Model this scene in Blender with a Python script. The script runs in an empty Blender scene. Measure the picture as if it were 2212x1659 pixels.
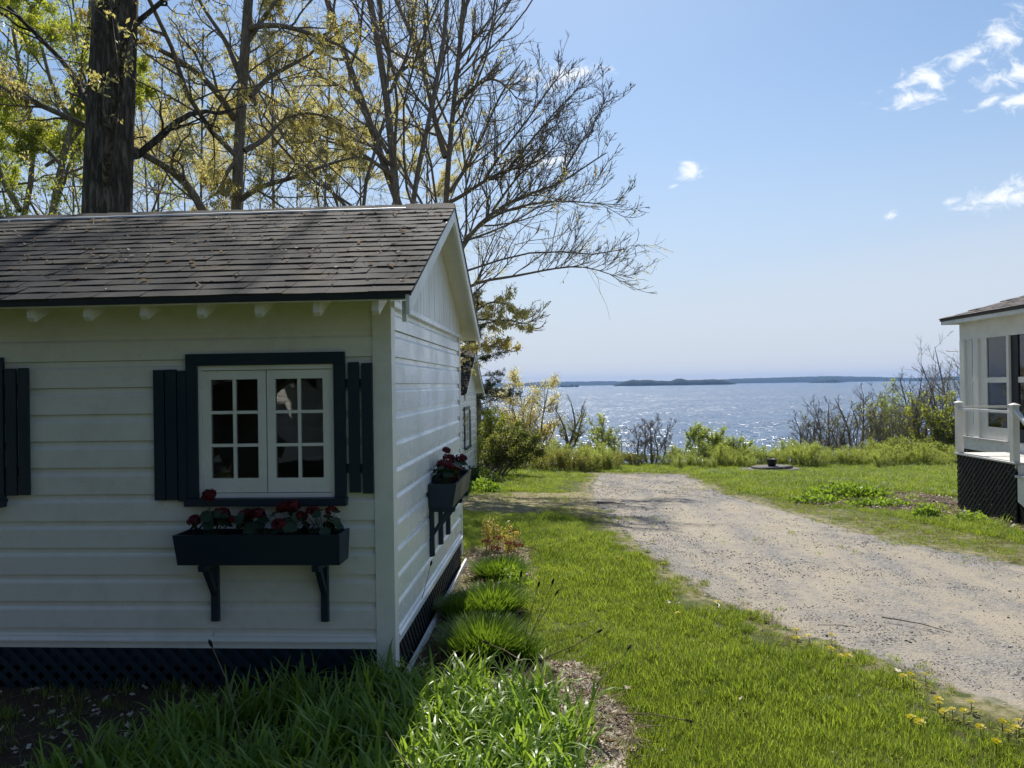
import bpy, math, random
import numpy as np
from mathutils import Vector, Matrix

S = bpy.context.scene
rad = math.radians
# ------------------------------------------------------------------ camera
CAM_Z = 2.1
YAW, PITCH, ROLL = 3.4, 0.1, -0.85
cam_data = bpy.data.cameras.new('camera')
cam = bpy.data.objects.new('camera', cam_data)
S.collection.objects.link(cam)
cam.location = (0, 0, CAM_Z)
cam.rotation_mode = 'QUATERNION'
CAM_M = Matrix.Rotation(rad(YAW), 3, 'Z') @ Matrix.Rotation(rad(90 + PITCH), 3, 'X') @ Matrix.Rotation(rad(ROLL), 3, 'Z')
cam.rotation_quaternion = CAM_M.to_quaternion()
cam_data.sensor_width = 36.0
cam_data.lens = 36.0 * 1662 / 2212
cam_data.clip_start = 0.05
cam_data.clip_end = 40000
S.camera = cam
# ------------------------------------------------------------------ light and exposure
SUN_EL, SUN_AZ = 50.0, 2.0           # azimuth: degrees to the left of +Y
SKY_STRENGTH = 0.076
S.view_settings.view_transform = 'Standard'
S.view_settings.look = 'None'
S.view_settings.gamma = 1.0
S.view_settings.exposure = 0.62
S.view_settings.use_curve_mapping = False
sun_dir = Vector((-math.sin(rad(SUN_AZ)) * math.cos(rad(SUN_EL)), math.cos(rad(SUN_AZ)) * math.cos(rad(SUN_EL)), math.sin(rad(SUN_EL))))
sun_data = bpy.data.lights.new('sun', 'SUN')
sun_data.energy = 4.7
sun_data.angle = rad(0.53)
sun_data.color = (1.0, 0.95, 0.87)
sun = bpy.data.objects.new('sun', sun_data)
S.collection.objects.link(sun)
sun.rotation_mode = 'QUATERNION'
sun.rotation_quaternion = sun_dir.to_track_quat('Z', 'Y')
sun.location = (-2, 20, 30)
try:
    S.cycles.max_bounces = 8
    S.cycles.diffuse_bounces = 3
    S.cycles.glossy_bounces = 3
    S.cycles.transmission_bounces = 6
    S.cycles.transparent_max_bounces = 10
    S.cycles.volume_bounces = 0
    S.cycles.sample_clamp_indirect = 6
    S.cycles.sample_clamp_direct = 12
    S.cycles.caustics_reflective = False
    S.cycles.caustics_refractive = False
except Exception:
    pass

world = bpy.data.worlds.new('World')
S.world = world
world.use_nodes = True
# ------------------------------------------------------------------ node helper
class NT:
    def __init__(s, tree):
        s.t = tree; s.n = tree.nodes; s.l = tree.links
        s.n.clear()
    def node(s, typ, **kw):
        nd = s.n.new(typ)
        for k, v in kw.items():
            setattr(nd, k, v)
        return nd
    def link(s, a, b): s.l.new(a, b)
    def put(s, v, sock):
        if v is None: return
        if isinstance(v, bpy.types.NodeSocket): s.l.new(v, sock)
        else: sock.default_value = v
    def math(s, op, a, b=None, c=None, clamp=False):
        nd = s.n.new('ShaderNodeMath'); nd.operation = op; nd.use_clamp = clamp
        for i, v in enumerate((a, b, c)): s.put(v, nd.inputs[i])
        return nd.outputs[0]
    def mapr(s, v, a, b, c=0.0, d=1.0, smooth=True):
        nd = s.n.new('ShaderNodeMapRange')
        nd.interpolation_type = 'SMOOTHSTEP' if smooth else 'LINEAR'
        s.put(v, nd.inputs[0])
        for i, q in enumerate((a, b, c, d)): s.put(q, nd.inputs[i + 1])
        return nd.outputs[0]
    def noise(s, vec, scale, detail=4.0, rough=0.55, dist=0.0, out=0):
        nd = s.n.new('ShaderNodeTexNoise')
        s.put(vec, nd.inputs['Vector'])
        s.put(scale, nd.inputs['Scale']); nd.inputs['Detail'].default_value = detail
        nd.inputs['Roughness'].default_value = rough; nd.inputs['Distortion'].default_value = dist
        return nd.outputs[out]
    def mix(s, f, a, b, blend='MIX'):
        nd = s.n.new('ShaderNodeMix'); nd.data_type = 'RGBA'; nd.blend_type = blend
        s.put(f, nd.inputs[0]); 
        for v, k in ((a, 6), (b, 7)):
            if isinstance(v, (tuple, list)) and len(v) == 3: v = (*v, 1)
            s.put(v, nd.inputs[k])
        return nd.outputs[2]
    def coord(s, which='Object'):
        return s.n.new('ShaderNodeTexCoord').outputs[which]
    def mapping(s, vec, scale=(1, 1, 1), rot=(0, 0, 0), loc=(0, 0, 0)):
        nd = s.n.new('ShaderNodeMapping'); s.put(vec, nd.inputs[0])
        nd.inputs['Scale'].default_value = scale; nd.inputs['Rotation'].default_value = rot; nd.inputs['Location'].default_value = loc
        return nd.outputs[0]
    def sep(s, vec):
        nd = s.n.new('ShaderNodeSeparateXYZ'); s.put(vec, nd.inputs[0]); return nd.outputs
    def bump(s, h, strength=0.3, dist=0.01, normal=None):
        nd = s.n.new('ShaderNodeBump'); s.put(h, nd.inputs['Height'])
        nd.inputs['Strength'].default_value = strength; nd.inputs['Distance'].default_value = dist
        if normal is not None: s.put(normal, nd.inputs['Normal'])
        return nd.outputs[0]
# ------------------------------------------------------------------ sky with small fair-weather clouds
PW, PH, PF = 2212.0, 1659.0, 1662.0
def ray(px, py):
    return CAM_M @ Vector(((px - PW / 2) / PF, -(py - PH / 2) / PF, -1))
def build_sky():
    g = NT(world.node_tree)
    out = g.node('ShaderNodeOutputWorld')
    bg = g.node('ShaderNodeBackground')
    sky = g.node('ShaderNodeTexSky', sky_type='NISHITA')
    sky.sun_disc = False
    sky.sun_elevation = rad(SUN_EL)
    sky.sun_rotation = rad(-SUN_AZ)
    sky.altitude = 20; sky.air_density = 1.0; sky.dust_density = 0.6; sky.ozone_density = 2.2
    d = g.coord('Generated')
    x, y, z = g.sep(d)
    yy = g.math('MAXIMUM', y, 0.02)
    u = g.math('DIVIDE', x, yy); v = g.math('DIVIDE', z, yy)
    front = g.mapr(y, 0.02, 0.2)
    cl = [(1235, 165, 80, 26, 4), (1150, 172, 40, 9, 0), (1487, 372, 32, 26, 20), (1455, 402, 16, 6, 20),
          (2160, 80, 70, 34, 35), (2085, 125, 75, 24, 32), (2000, 168, 55, 24, 8), (1965, 213, 62, 17, 5),
          (2195, 160, 62, 26, 6), (2210, 222, 42, 22, 15), (2140, 217, 34, 9, 25), (2165, 425, 75, 26, 16),
          (2055, 436, 26, 8, 15), (1921, 468, 15, 9, 30), (1190, 348, 70, 16, 10), (1075, 352, 60, 14, 0), (900, 130, 60, 20, 5)]
    M = None
    for cx, cy, a, b, ang in cl:
        r = ray(cx, cy); u0, v0 = r.x / r.y, r.z / r.y
        sc = 1.3 / PF * (1.0 + 0.3 * (u0 * u0))
        ca, sa = math.cos(rad(ang)), math.sin(rad(ang))
        du = g.math('SUBTRACT', u, u0); dv = g.math('SUBTRACT', v, v0)
        p = g.math('ADD', g.math('MULTIPLY', du, ca / (a * sc)), g.math('MULTIPLY', dv, sa / (a * sc)))
        q = g.math('ADD', g.math('MULTIPLY', du, -sa / (b * sc)), g.math('MULTIPLY', dv, ca / (b * sc)))
        e = g.math('SUBTRACT', 1.0, g.math('SQRT', g.math('ADD', g.math('MULTIPLY', p, p), g.math('MULTIPLY', q, q))))
        M = e if M is None else g.math('MAXIMUM', M, e)
    M = g.math('MAXIMUM', M, -1.0)
    comb = g.node('ShaderNodeCombineXYZ'); g.put(u, comb.inputs[0]); g.put(v, comb.inputs[1])
    n1 = g.noise(g.mapping(comb.outputs[0], (1, 1.5, 1)), 30.0, 8.0, 0.66, 0.6)
    dens = g.math('ADD', g.math('MULTIPLY', M, 0.75), g.math('MULTIPLY', g.math('SUBTRACT', n1, 0.5), 2.6))
    cf = g.math('MULTIPLY', g.mapr(dens, 0.05, 0.95), front)
    # the same broken clouds over the rest of the sky
    zz = g.math('MAXIMUM', z, 0.05)
    c2 = g.node('ShaderNodeCombineXYZ'); g.put(g.math('DIVIDE', x, zz), c2.inputs[0]); g.put(g.math('DIVIDE', y, zz), c2.inputs[1])
    n2 = g.noise(c2.outputs[0], 1.1, 6.0, 0.6)
    cb = g.math('MULTIPLY', g.math('MULTIPLY', g.mapr(n2, 0.60, 0.74), g.mapr(z, 0.1, 0.25)), g.math('SUBTRACT', 1.0, g.mapr(y, -0.2, 0.1)))
    # thin high veil low over the bay
    ra, rb = ray(1250, 655), ray(2212, 455)
    va, vb = ra.z / ra.y, rb.z / rb.y; ua, ub = ra.x / ra.y, rb.x / rb.y
    sl = (vb - va) / (ub - ua)
    line = g.math('SUBTRACT', g.math('ADD', va, g.math('MULTIPLY', g.math('SUBTRACT', u, ua), sl)), v)
    veil = g.math('MULTIPLY', g.mapr(line, -0.02, 0.06), front)
    veil = g.math('MULTIPLY', veil, g.math('SUBTRACT', 1.0, g.mapr(g.math('ABSOLUTE', u), 1.0, 2.5)))
    base = g.mix(1.0, sky.outputs[0], (0.96, 1.04, 1.06), 'MULTIPLY')
    low = g.math('SUBTRACT', 1.0, g.mapr(z, -0.02, 0.40))
    base = g.mix(g.math('MULTIPLY', low, 0.85), base, (5.2, 5.6, 6.6))
    col = g.mix(g.math('MULTIPLY', veil, 0.42), base, (6.0, 6.5, 7.3))
    tot = g.math('MAXIMUM', cf, cb)
    col = g.mix(g.math('MULTIPLY', tot, 0.95), col, (9.3, 9.6, 10.0))
    g.put(col, bg.inputs[0]); bg.inputs[1].default_value = SKY_STRENGTH
    g.link(bg.outputs[0], out.inputs[0])
build_sky()

# ------------------------------------------------------------------ object helpers
COL = S.collection
def tag(o, label=None, cat=None, group=None, kind=None):
    if label: o['label'] = label
    if cat: o['category'] = cat
    if group: o['group'] = group
    if kind: o['kind'] = kind
    return o
def thing(name, loc, label, cat, group=None):
    o = bpy.data.objects.new(name, None); COL.objects.link(o)
    o.location = loc; o.empty_display_size = 0.1
    return tag(o, label, cat, group)
def root_of(o):
    while o.parent is not None: o = o.parent
    return o
def root_loc(p):
    return np.array(root_of(p).location) if p is not None else np.zeros(3)
def link_mesh(name, me, mat, parent=None, loc=None):
    o = bpy.data.objects.new(name, me); COL.objects.link(o)
    if mat is not None and not me.materials: me.materials.append(mat)
    if parent is not None: o.parent = parent
    if name in ('branches', 'crown', 'leaves'): o['kind'] = 'stuff'
    if loc is not None: o.location = loc
    return o
def np_mesh(name, verts, faces, smooth=False):
    """verts (n,3), faces (m,k) arrays of one size, or a list of such arrays"""
    verts = np.asarray(verts, dtype=np.float32)
    if not (isinstance(faces, list) and isinstance(faces[0], np.ndarray)): faces = [np.asarray(faces)]
    faces = [np.asarray(f, dtype=np.int32) for f in faces if len(f)]
    me = bpy.data.meshes.new(name)
    me.vertices.add(len(verts)); me.vertices.foreach_set('co', verts.ravel())
    loops = np.concatenate([f.ravel() for f in faces])
    tot = np.concatenate([np.full(len(f), f.shape[1], np.int32) for f in faces])
    start = np.concatenate([[0], np.cumsum(tot)[:-1]]).astype(np.int32)
    me.loops.add(len(loops)); me.loops.foreach_set('vertex_index', loops)
    me.polygons.add(len(tot)); me.polygons.foreach_set('loop_start', start)
    me.polygons.foreach_set('loop_total', tot)
    if smooth: me.polygons.foreach_set('use_smooth', np.ones(len(tot), bool))
    me.update(calc_edges=True)
    return me
class MB:
    def __init__(s): s.v = []; s.f = []
    def add(s, vs, fs):
        n = len(s.v); s.v += [tuple(p) for p in vs]; s.f += [tuple(i + n for i in f) for f in fs]; return s
    def box(s, x0, x1, y0, y1, z0, z1):
        return s.add([(x0, y0, z0), (x1, y0, z0), (x1, y1, z0), (x0, y1, z0), (x0, y0, z1), (x1, y0, z1), (x1, y1, z1), (x0, y1, z1)],
                     [(0, 3, 2, 1), (4, 5, 6, 7), (0, 1, 5, 4), (1, 2, 6, 5), (2, 3, 7, 6), (3, 0, 4, 7)])
    def prism(s, poly, axis, a, b):
        """poly in the two other axes (cyclic order), extruded along axis from a to b"""
        n = len(poly)
        def P(p, t):
            if axis == 0: return (t, p[0], p[1])
            if axis == 1: return (p[0], t, p[1])
            return (p[0], p[1], t)
        vs = [P(p, a) for p in poly] + [P(p, b) for p in poly]
        fs = [tuple(range(n - 1, -1, -1)), tuple(range(n, 2 * n))] + [(i, (i + 1) % n, n + (i + 1) % n, n + i) for i in range(n)]
        return s.add(vs, fs)
    def tube(s, pts, rads, k=6, cap=True):
        pts = [Vector(p) for p in pts]
        if not hasattr(rads, '__len__'): rads = [rads] * len(pts)
        vs = []; n = len(pts)
        for i, p in enumerate(pts):
            t = (pts[min(i + 1, n - 1)] - pts[max(i - 1, 0)]).normalized()
            ref = Vector((0.31, 0.22, 0.925)) if abs(t.z) < 0.9 else Vector((0.93, 0.3, 0.1))
            a = t.cross(ref).normalized(); b = t.cross(a)
            for j in range(k):
                w = 2 * math.pi * j / k
                vs.append(p + (a * math.cos(w) + b * math.sin(w)) * rads[i])
        fs = [(i * k + j, i * k + (j + 1) % k, (i + 1) * k + (j + 1) % k, (i + 1) * k + j) for i in range(n - 1) for j in range(k)]
        if cap: fs += [tuple(range(k - 1, -1, -1)), tuple(range((n - 1) * k, n * k))]
        return s.add(vs, fs)
    def mesh(s, name, off=(0, 0, 0), smooth=False):
        me = bpy.data.meshes.new(name)
        me.from_pydata([(p[0] - off[0], p[1] - off[1], p[2] - off[2]) for p in s.v], [], s.f)
        if smooth: me.polygons.foreach_set('use_smooth', np.ones(len(me.polygons), bool))
        me.update()
        bmesh_fix(me)
        return me
    def build(s, name, mat, parent=None, smooth=False):
        return link_mesh(name, s.mesh(name, root_loc(parent), smooth), mat, parent)
import bmesh
def bmesh_fix(me):
    b = bmesh.new(); b.from_mesh(me); bmesh.ops.recalc_face_normals(b, faces=b.faces); b.to_mesh(me); b.free()
def copy_tree(o, parent=None):
    c = o.copy(); COL.objects.link(c)
    if parent is not None: c.parent = parent
    for ch in list(o.children): copy_tree(ch, c)
    return c
def sbox(x0, x1, y0, y1, z0, z1): return MB().box(x0, x1, y0, y1, z0, z1)
def clip_poly(poly, x0, x1, y0, y1):
    def cut(ps, f, inter):
        o = []
        for i in range(len(ps)):
            a, b = ps[i - 1], ps[i]
            if f(b):
                if not f(a): o.append(inter(a, b))
                o.append(b)
            elif f(a): o.append(inter(a, b))
        return o
    def ix(v): return lambda a, b: (v, a[1] + (b[1] - a[1]) * (v - a[0]) / (b[0] - a[0]))
    def iy(v): return lambda a, b: (a[0] + (b[0] - a[0]) * (v - a[1]) / (b[1] - a[1]), v)
    for f, i in ((lambda p: p[0] >= x0 - 1e-9, ix(x0)), (lambda p: p[0] <= x1 + 1e-9, ix(x1)), (lambda p: p[1] >= y0 - 1e-9, iy(y0)), (lambda p: p[1] <= y1 + 1e-9, iy(y1))):
        if len(poly) < 3: return []
        poly = cut(poly, f, i)
    return poly
def lattice(parent, mat, axis, plane, a0, a1, z0, z1, step, w, th, outdir, shear=0.0, dirs=(1, -1)):
    """diagonal slats on a vertical rectangle; axis 0: extruded in x (runs along y), axis 1: extruded in y (runs along x)"""
    h = z1 - z0; o2 = w * math.sqrt(2) / 2
    for k, dr in enumerate(dirs):
        t0 = plane + outdir * th * k * 1.02; t1 = t0 + outdir * th
        c = a0 - h - step
        while c < a1 + h + step:
            if dr > 0: pl = [(c - o2, z0), (c + o2, z0), (c + o2 + h, z1), (c - o2 + h, z1)]
            else: pl = [(c - o2, z1), (c + o2, z1), (c + o2 + h, z0), (c - o2 + h, z0)]
            pl = clip_poly(pl, a0, a1, z0, z1)
            if len(pl) >= 3 and max(p[0] for p in pl) - min(p[0] for p in pl) > 0.02:
                MB().prism(pl, axis, min(t0, t1), max(t0, t1)).build('lattice_slat', mat, parent)
            c += step
# ------------------------------------------------------------------ terrain
WATER_Z = -12.0
def zg(x, y):
    x = np.asarray(x, float); y = np.asarray(y, float)
    z = -0.0375 * np.clip(y - 8.0, 0, 16.5)
    edge = 26.2 + 0.5 * np.sin(x * 0.23) + 0.3 * np.sin(x * 0.71 + 1)
    t = np.clip(y - edge, 0, 60)
    z = z - 0.42 * t * t / (t + 3.0) * 1.25
    z = np.maximum(z, WATER_Z - 0.8)
    z = z + 0.015 * np.sin(x * 1.3 + 0.7 * y) * np.clip((y - 2) / 3, 0, 1) * np.clip((22 - y) / 3, 0, 1)
    return z
def zgf(x, y): return float(zg(x, y))
def ground(px, py):
    r = ray(px, py); t = 5.0
    for _ in range(60):
        p = Vector((0, 0, CAM_Z)) + r * t
        if r.z > -1e-4: break
        t += 0.7 * (p.z - zgf(p.x, p.y)) / (-r.z)
    p = Vector((0, 0, CAM_Z)) + r * t
    return p.x, p.y
def at_y(px, py, Y):
    r = ray(px, py); t = Y / r.y
    return Vector((0, 0, CAM_Z)) + r * t
def poly_px(pts): return np.array([ground(*p) for p in pts])
def inside(poly, X, Y):
    X = np.asarray(X); Y = np.asarray(Y); res = np.zeros(X.shape, bool); n = len(poly)
    for i in range(n):
        x0, y0 = poly[i - 1]; x1, y1 = poly[i]
        c = ((y0 > Y) != (y1 > Y)) & (X < (x1 - x0) * (Y - y0) / (y1 - y0 + 1e-12) + x0)
        res ^= c
    return res
def dist_poly(poly, X, Y):
    """signed distance, positive inside"""
    d = np.full(np.shape(X), 1e9); n = len(poly)
    for i in range(n):
        x0, y0 = poly[i - 1]; x1, y1 = poly[i]
        L2 = (x1 - x0) ** 2 + (y1 - y0) ** 2 + 1e-12
        t = np.clip(((X - x0) * (x1 - x0) + (Y - y0) * (y1 - y0)) / L2, 0, 1)
        d = np.minimum(d, np.hypot(X - x0 - t * (x1 - x0), Y - y0 - t * (y1 - y0)))
    return np.where(inside(poly, X, Y), d, -d)
def vnoise(X, Y, s, seed=0):
    """cheap smooth value noise"""
    r = np.random.RandomState(seed).rand(64, 64)
    x = np.asarray(X) * s; y = np.asarray(Y) * s
    xi = np.floor(x).astype(int); yi = np.floor(y).astype(int); fx = x - xi; fy = y - yi
    fx = fx * fx * (3 - 2 * fx); fy = fy * fy * (3 - 2 * fy)
    g = lambda a, b: r[a % 64, b % 64]
    return (g(xi, yi) * (1 - fx) + g(xi + 1, yi) * fx) * (1 - fy) + (g(xi, yi + 1) * (1 - fx) + g(xi + 1, yi + 1) * fx) * fy
# ------------------------------------------------------------------ materials
MATS = {}
def new_mat(name):
    m = bpy.data.materials.new(name); m.use_nodes = True; MATS[name] = m
    g = NT(m.node_tree)
    out = g.node('ShaderNodeOutputMaterial')
    return m, g, out
def principled(g, out, col, rough=0.6, spec=0.4, normal=None, metal=0.0):
    p = g.node('ShaderNodeBsdfPrincipled')
    if isinstance(col, (tuple, list)): col = (*col[:3], 1)
    g.put(col, p.inputs['Base Color']); g.put(rough, p.inputs['Roughness'])
    p.inputs['Specular IOR Level'].default_value = spec; p.inputs['Metallic'].default_value = metal
    if normal is not None: g.put(normal, p.inputs['Normal'])
    if out is not None: g.link(p.outputs[0], out.inputs[0])
    return p
def paint(name, col, dirt, rough=0.45, grain=(2, 60, 60), amt=0.5):
    m, g, out = new_mat(name)
    c = g.coord()
    n = g.noise(c, 1.7, 5, 0.6); n2 = g.noise(g.mapping(c, grain), 1.0, 3, 0.6); n3 = g.noise(c, 9, 4, 0.7)
    f = g.math('MULTIPLY', g.mapr(g.math('ADD', g.math('MULTIPLY', n, 0.6), g.math('MULTIPLY', n3, 0.4)), 0.42, 0.72), amt)
    k = g.mix(f, col, dirt)
    spot = g.mapr(g.noise(c, 34, 2, 0.5), 0.68, 0.74)
    k = g.mix(g.math('MULTIPLY', spot, 0.35 * amt), k, tuple(x * 0.35 for x in dirt))
    b = g.bump(g.math('ADD', n2, g.math('MULTIPLY', n3, 0.8)), 0.25, 0.004)
    principled(g, out, k, g.mapr(n, 0.3, 0.7, rough - 0.08, rough + 0.12), 0.4, b)
    return m
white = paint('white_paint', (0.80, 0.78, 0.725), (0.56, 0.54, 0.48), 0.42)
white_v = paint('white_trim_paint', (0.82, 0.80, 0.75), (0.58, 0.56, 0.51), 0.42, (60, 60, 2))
white_y = paint('white_skylit_paint', (0.84, 0.84, 0.84), (0.56, 0.57, 0.57), 0.27, (60, 2, 60), 0.65)  # white paint made lighter and cooler: skylight on the side wall is in its colour
navy = paint('navy_paint', (0.012, 0.027, 0.046), (0.03, 0.04, 0.05), 0.42, (60, 60, 3), 0.4)
darkgreen = paint('charcoal_lattice_paint', (0.018, 0.022, 0.026), (0.05, 0.05, 0.05), 0.6, (30, 30, 30), 0.5)
def shingle_mat(name, a, b, lich):
    m, g, out = new_mat(name)
    c = g.coord('Object'); geo = g.node('ShaderNodeNewGeometry'); pos = geo.outputs['Position']
    oi = g.node('ShaderNodeObjectInfo')
    n = g.noise(pos, 5, 5, 0.65); n2 = g.noise(pos, 160, 2, 0.6); n3 = g.noise(pos, 2.1, 6, 0.7)
    k = g.mix(n, a, b)
    k = g.mix(g.mapr(n2, 0.45, 0.75), k, tuple(x * 1.9 for x in b))
    k = g.mix(g.math('MULTIPLY', oi.outputs['Random'], 0.45), k, tuple(x * 0.45 for x in a))
    k = g.mix(g.math('MULTIPLY', g.mapr(n3, 0.52, 0.68), 0.7), k, lich)
    bmp = g.bump(g.math('ADD', n2, g.math('MULTIPLY', n, 0.6)), 0.6, 0.006)
    principled(g, out, k, 0.85, 0.25, bmp)
    return m
shingle = shingle_mat('asphalt_shingle', (0.026, 0.025, 0.0235), (0.046, 0.044, 0.041), (0.085, 0.066, 0.036))
shingle2 = shingle_mat('grey_shingle', (0.085, 0.075, 0.075), (0.12, 0.105, 0.105), (0.14, 0.13, 0.12))
def simple(name, col, rough=0.7, spec=0.3, var=0.35, scale=8, bump=0.2, metal=0.0):
    m, g, out = new_mat(name)
    pos = g.node('ShaderNodeNewGeometry').outputs['Position']
    n = g.noise(pos, scale, 5, 0.65)
    k = g.mix(n, tuple(x * (1 - var) for x in col), tuple(min(1, x * (1 + var)) for x in col))
    principled(g, out, k, rough, spec, g.bump(n, bump, 0.01), metal)
    return m
zinc = simple('zinc_strip', (0.62, 0.62, 0.60), 0.45, 0.5, 0.15, 6, 0.1, 0.6)
soil_mat = simple('potting_soil', (0.022, 0.016, 0.012), 0.95, 0.1, 0.5, 40, 0.8)
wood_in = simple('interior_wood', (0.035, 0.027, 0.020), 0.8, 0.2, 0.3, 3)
stone_mat = simple('grey_stone', (0.13, 0.12, 0.115), 0.85, 0.2, 0.35, 6, 0.6)
iron = simple('black_iron', (0.012, 0.012, 0.012), 0.5, 0.5, 0.3, 20)
deadwood = simple('weathered_stick', (0.19, 0.145, 0.095), 0.8, 0.2, 0.4, 30)
darkstick = simple('dark_stick', (0.045, 0.035, 0.028), 0.85, 0.2, 0.4, 30)
seedmat = simple('seed_head', (0.018, 0.012, 0.010), 0.8, 0.2, 0.3, 30)
deckmat = paint('deck_paint', (0.62, 0.61, 0.58), (0.40, 0.38, 0.35), 0.5, (3, 60, 60), 0.6)
turb = simple('turbine_white', (0.7, 0.7, 0.7), 0.5)
def glass_mat():
    m, g, out = new_mat('window_glass')
    tr = g.node('ShaderNodeBsdfTransparent'); tr.inputs[0].default_value = (0.92, 0.95, 0.94, 1)
    gl = g.node('ShaderNodeBsdfGlossy'); gl.inputs['Roughness'].default_value = 0.015
    pos = g.node('ShaderNodeNewGeometry').outputs['Position']
    g.put(g.bump(g.noise(pos, 3.0, 2, 0.5), 0.05, 0.02), gl.inputs['Normal'])
    fr = g.node('ShaderNodeFresnel'); fr.inputs[0].default_value = 1.55
    f = g.math('ADD', g.math('MULTIPLY', fr.outputs[0], 1.3), 0.03, clamp=True)
    mx = g.node('ShaderNodeMixShader'); g.put(f, mx.inputs[0])
    g.link(tr.outputs[0], mx.inputs[1]); g.link(gl.outputs[0], mx.inputs[2]); g.link(mx.outputs[0], out.inputs[0])
    return m
glass = glass_mat()
def leaf_mat(name, a, b, trans=0.4, rough=0.5, rnd='island', tcol=None, spec=0.3):
    m, g, out = new_mat(name)
    geo = g.node('ShaderNodeNewGeometry')
    r = geo.outputs['Random Per Island'] if rnd == 'island' else g.node('ShaderNodeObjectInfo').outputs['Random']
    big = g.noise(geo.outputs['Position'], 0.9, 3, 0.6)
    f = g.math('ADD', g.math('MULTIPLY', r, 0.65), g.math('MULTIPLY', g.mapr(big, 0.3, 0.7), 0.35))
    k = g.mix(f, a, b)
    p = principled(g, None, k, rough, spec)
    t = g.node('ShaderNodeBsdfTranslucent')
    kt = g.mix(1.0, k, tcol or (1.5, 1.45, 0.7), 'MULTIPLY')
    g.put(kt, t.inputs[0])
    mx = g.node('ShaderNodeMixShader'); mx.inputs[0].default_value = trans
    g.link(p.outputs[0], mx.inputs[1]); g.link(t.outputs[0], mx.inputs[2]); g.link(mx.outputs[0], out.inputs[0])
    return m
lf_gold = leaf_mat('golden_spring_leaf', (0.42, 0.36, 0.18), (0.62, 0.57, 0.33), 0.55)
lf_green = leaf_mat('fresh_green_leaf', (0.22, 0.27, 0.05), (0.42, 0.45, 0.09), 0.55)
lf_fresh = leaf_mat('fresh_herb_leaf', (0.12, 0.21, 0.03), (0.26, 0.36, 0.06), 0.5)
lf_olive = leaf_mat('olive_leaf', (0.16, 0.18, 0.055), (0.30, 0.31, 0.10), 0.5)
lf_lime = leaf_mat('lime_shrub_leaf', (0.21, 0.27, 0.07), (0.40, 0.46, 0.15), 0.55)
lf_dkgreen = leaf_mat('dark_green_leaf', (0.045, 0.075, 0.022), (0.085, 0.12, 0.035), 0.35)
lf_skyblock = leaf_mat('sky_block_leaf', (0.030, 0.034, 0.028), (0.050, 0.056, 0.046), 0.15, tcol=(1.0, 1.0, 0.95))  # dull neutral leaf for the trees added to block the sky
needle = leaf_mat('pine_needle', (0.018, 0.035, 0.016), (0.040, 0.060, 0.025), 0.15)
lf_ger = leaf_mat('geranium_leaf', (0.020, 0.045, 0.026), (0.040, 0.075, 0.040), 0.2, 0.5, 'obj')
petal = leaf_mat('red_petal', (0.065, 0.004, 0.009), (0.15, 0.006, 0.013), 0.25, 0.6, tcol=(1.2, 0.6, 0.6))
lily = leaf_mat('daylily_leaf', (0.115, 0.205, 0.03), (0.25, 0.36, 0.07), 0.5, 0.36, spec=0.45)
grassm = leaf_mat('grass_blade', (0.135, 0.205, 0.030), (0.29, 0.355, 0.075), 0.5, 0.5, 'island', spec=0.3)
grass_dry = leaf_mat('dry_grass_blade', (0.16, 0.13, 0.06), (0.30, 0.25, 0.13), 0.3, 0.7, 'island', tcol=(1.1, 1.0, 0.8))
littermat = leaf_mat('dead_leaf', (0.34, 0.27, 0.20), (0.76, 0.68, 0.57), 0.15, 0.75, 'obj', tcol=(1.1, 0.9, 0.7))
sedum = leaf_mat('rust_flower', (0.14, 0.045, 0.025), (0.22, 0.075, 0.04), 0.2)
paleyel = leaf_mat('pale_yellow_dry_leaf', (0.34, 0.28, 0.09), (0.52, 0.46, 0.16), 0.4)
dand = leaf_mat('dandelion_yellow', (0.60, 0.50, 0.004), (0.68, 0.60, 0.010), 0.5, tcol=(1.05, 1.05, 0.3))
def bark_mat(name, a, b, sc=1.0, ridge=True):
    m, g, out = new_mat(name)
    pos = g.node('ShaderNodeNewGeometry').outputs['Position']
    n = g.noise(g.mapping(pos, (14 * sc, 14 * sc, 2.6 * sc)), 1.0, 6, 0.65, 0.6)
    n2 = g.noise(pos, 2.2, 4, 0.6)
    h = g.mapr(n, 0.40, 0.62)
    k = g.mix(h, a, b)
    k = g.mix(g.math('MULTIPLY', n2, 0.35), k, tuple(x * 0.5 for x in a))
    principled(g, out, k, 0.9, 0.15, g.bump(h, 0.9, 0.035 if ridge else 0.01))
    return m
bark_oak = bark_mat('oak_bark', (0.055, 0.046, 0.036), (0.20, 0.17, 0.135))
bark = bark_mat('brown_bark', (0.18, 0.148, 0.118), (0.33, 0.28, 0.228), 2.0, False)
bark_grey = bark_mat('grey_bark', (0.22, 0.19, 0.17), (0.37, 0.33, 0.30), 2.0, False)
def stone_inst():
    m, g, out = new_mat('gravel_stone')
    r = g.node('ShaderNodeObjectInfo').outputs['Random']
    pos = g.node('ShaderNodeNewGeometry').outputs['Position']
    k = g.mix(r, (0.20, 0.19, 0.185), (0.50, 0.47, 0.44))
    k = g.mix(g.math('MULTIPLY', g.noise(pos, 60, 3, 0.6), 0.5), k, (0.2, 0.17, 0.14))
    principled(g, out, k, 0.8, 0.25)
    return m
gravel_mat = stone_inst()
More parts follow.
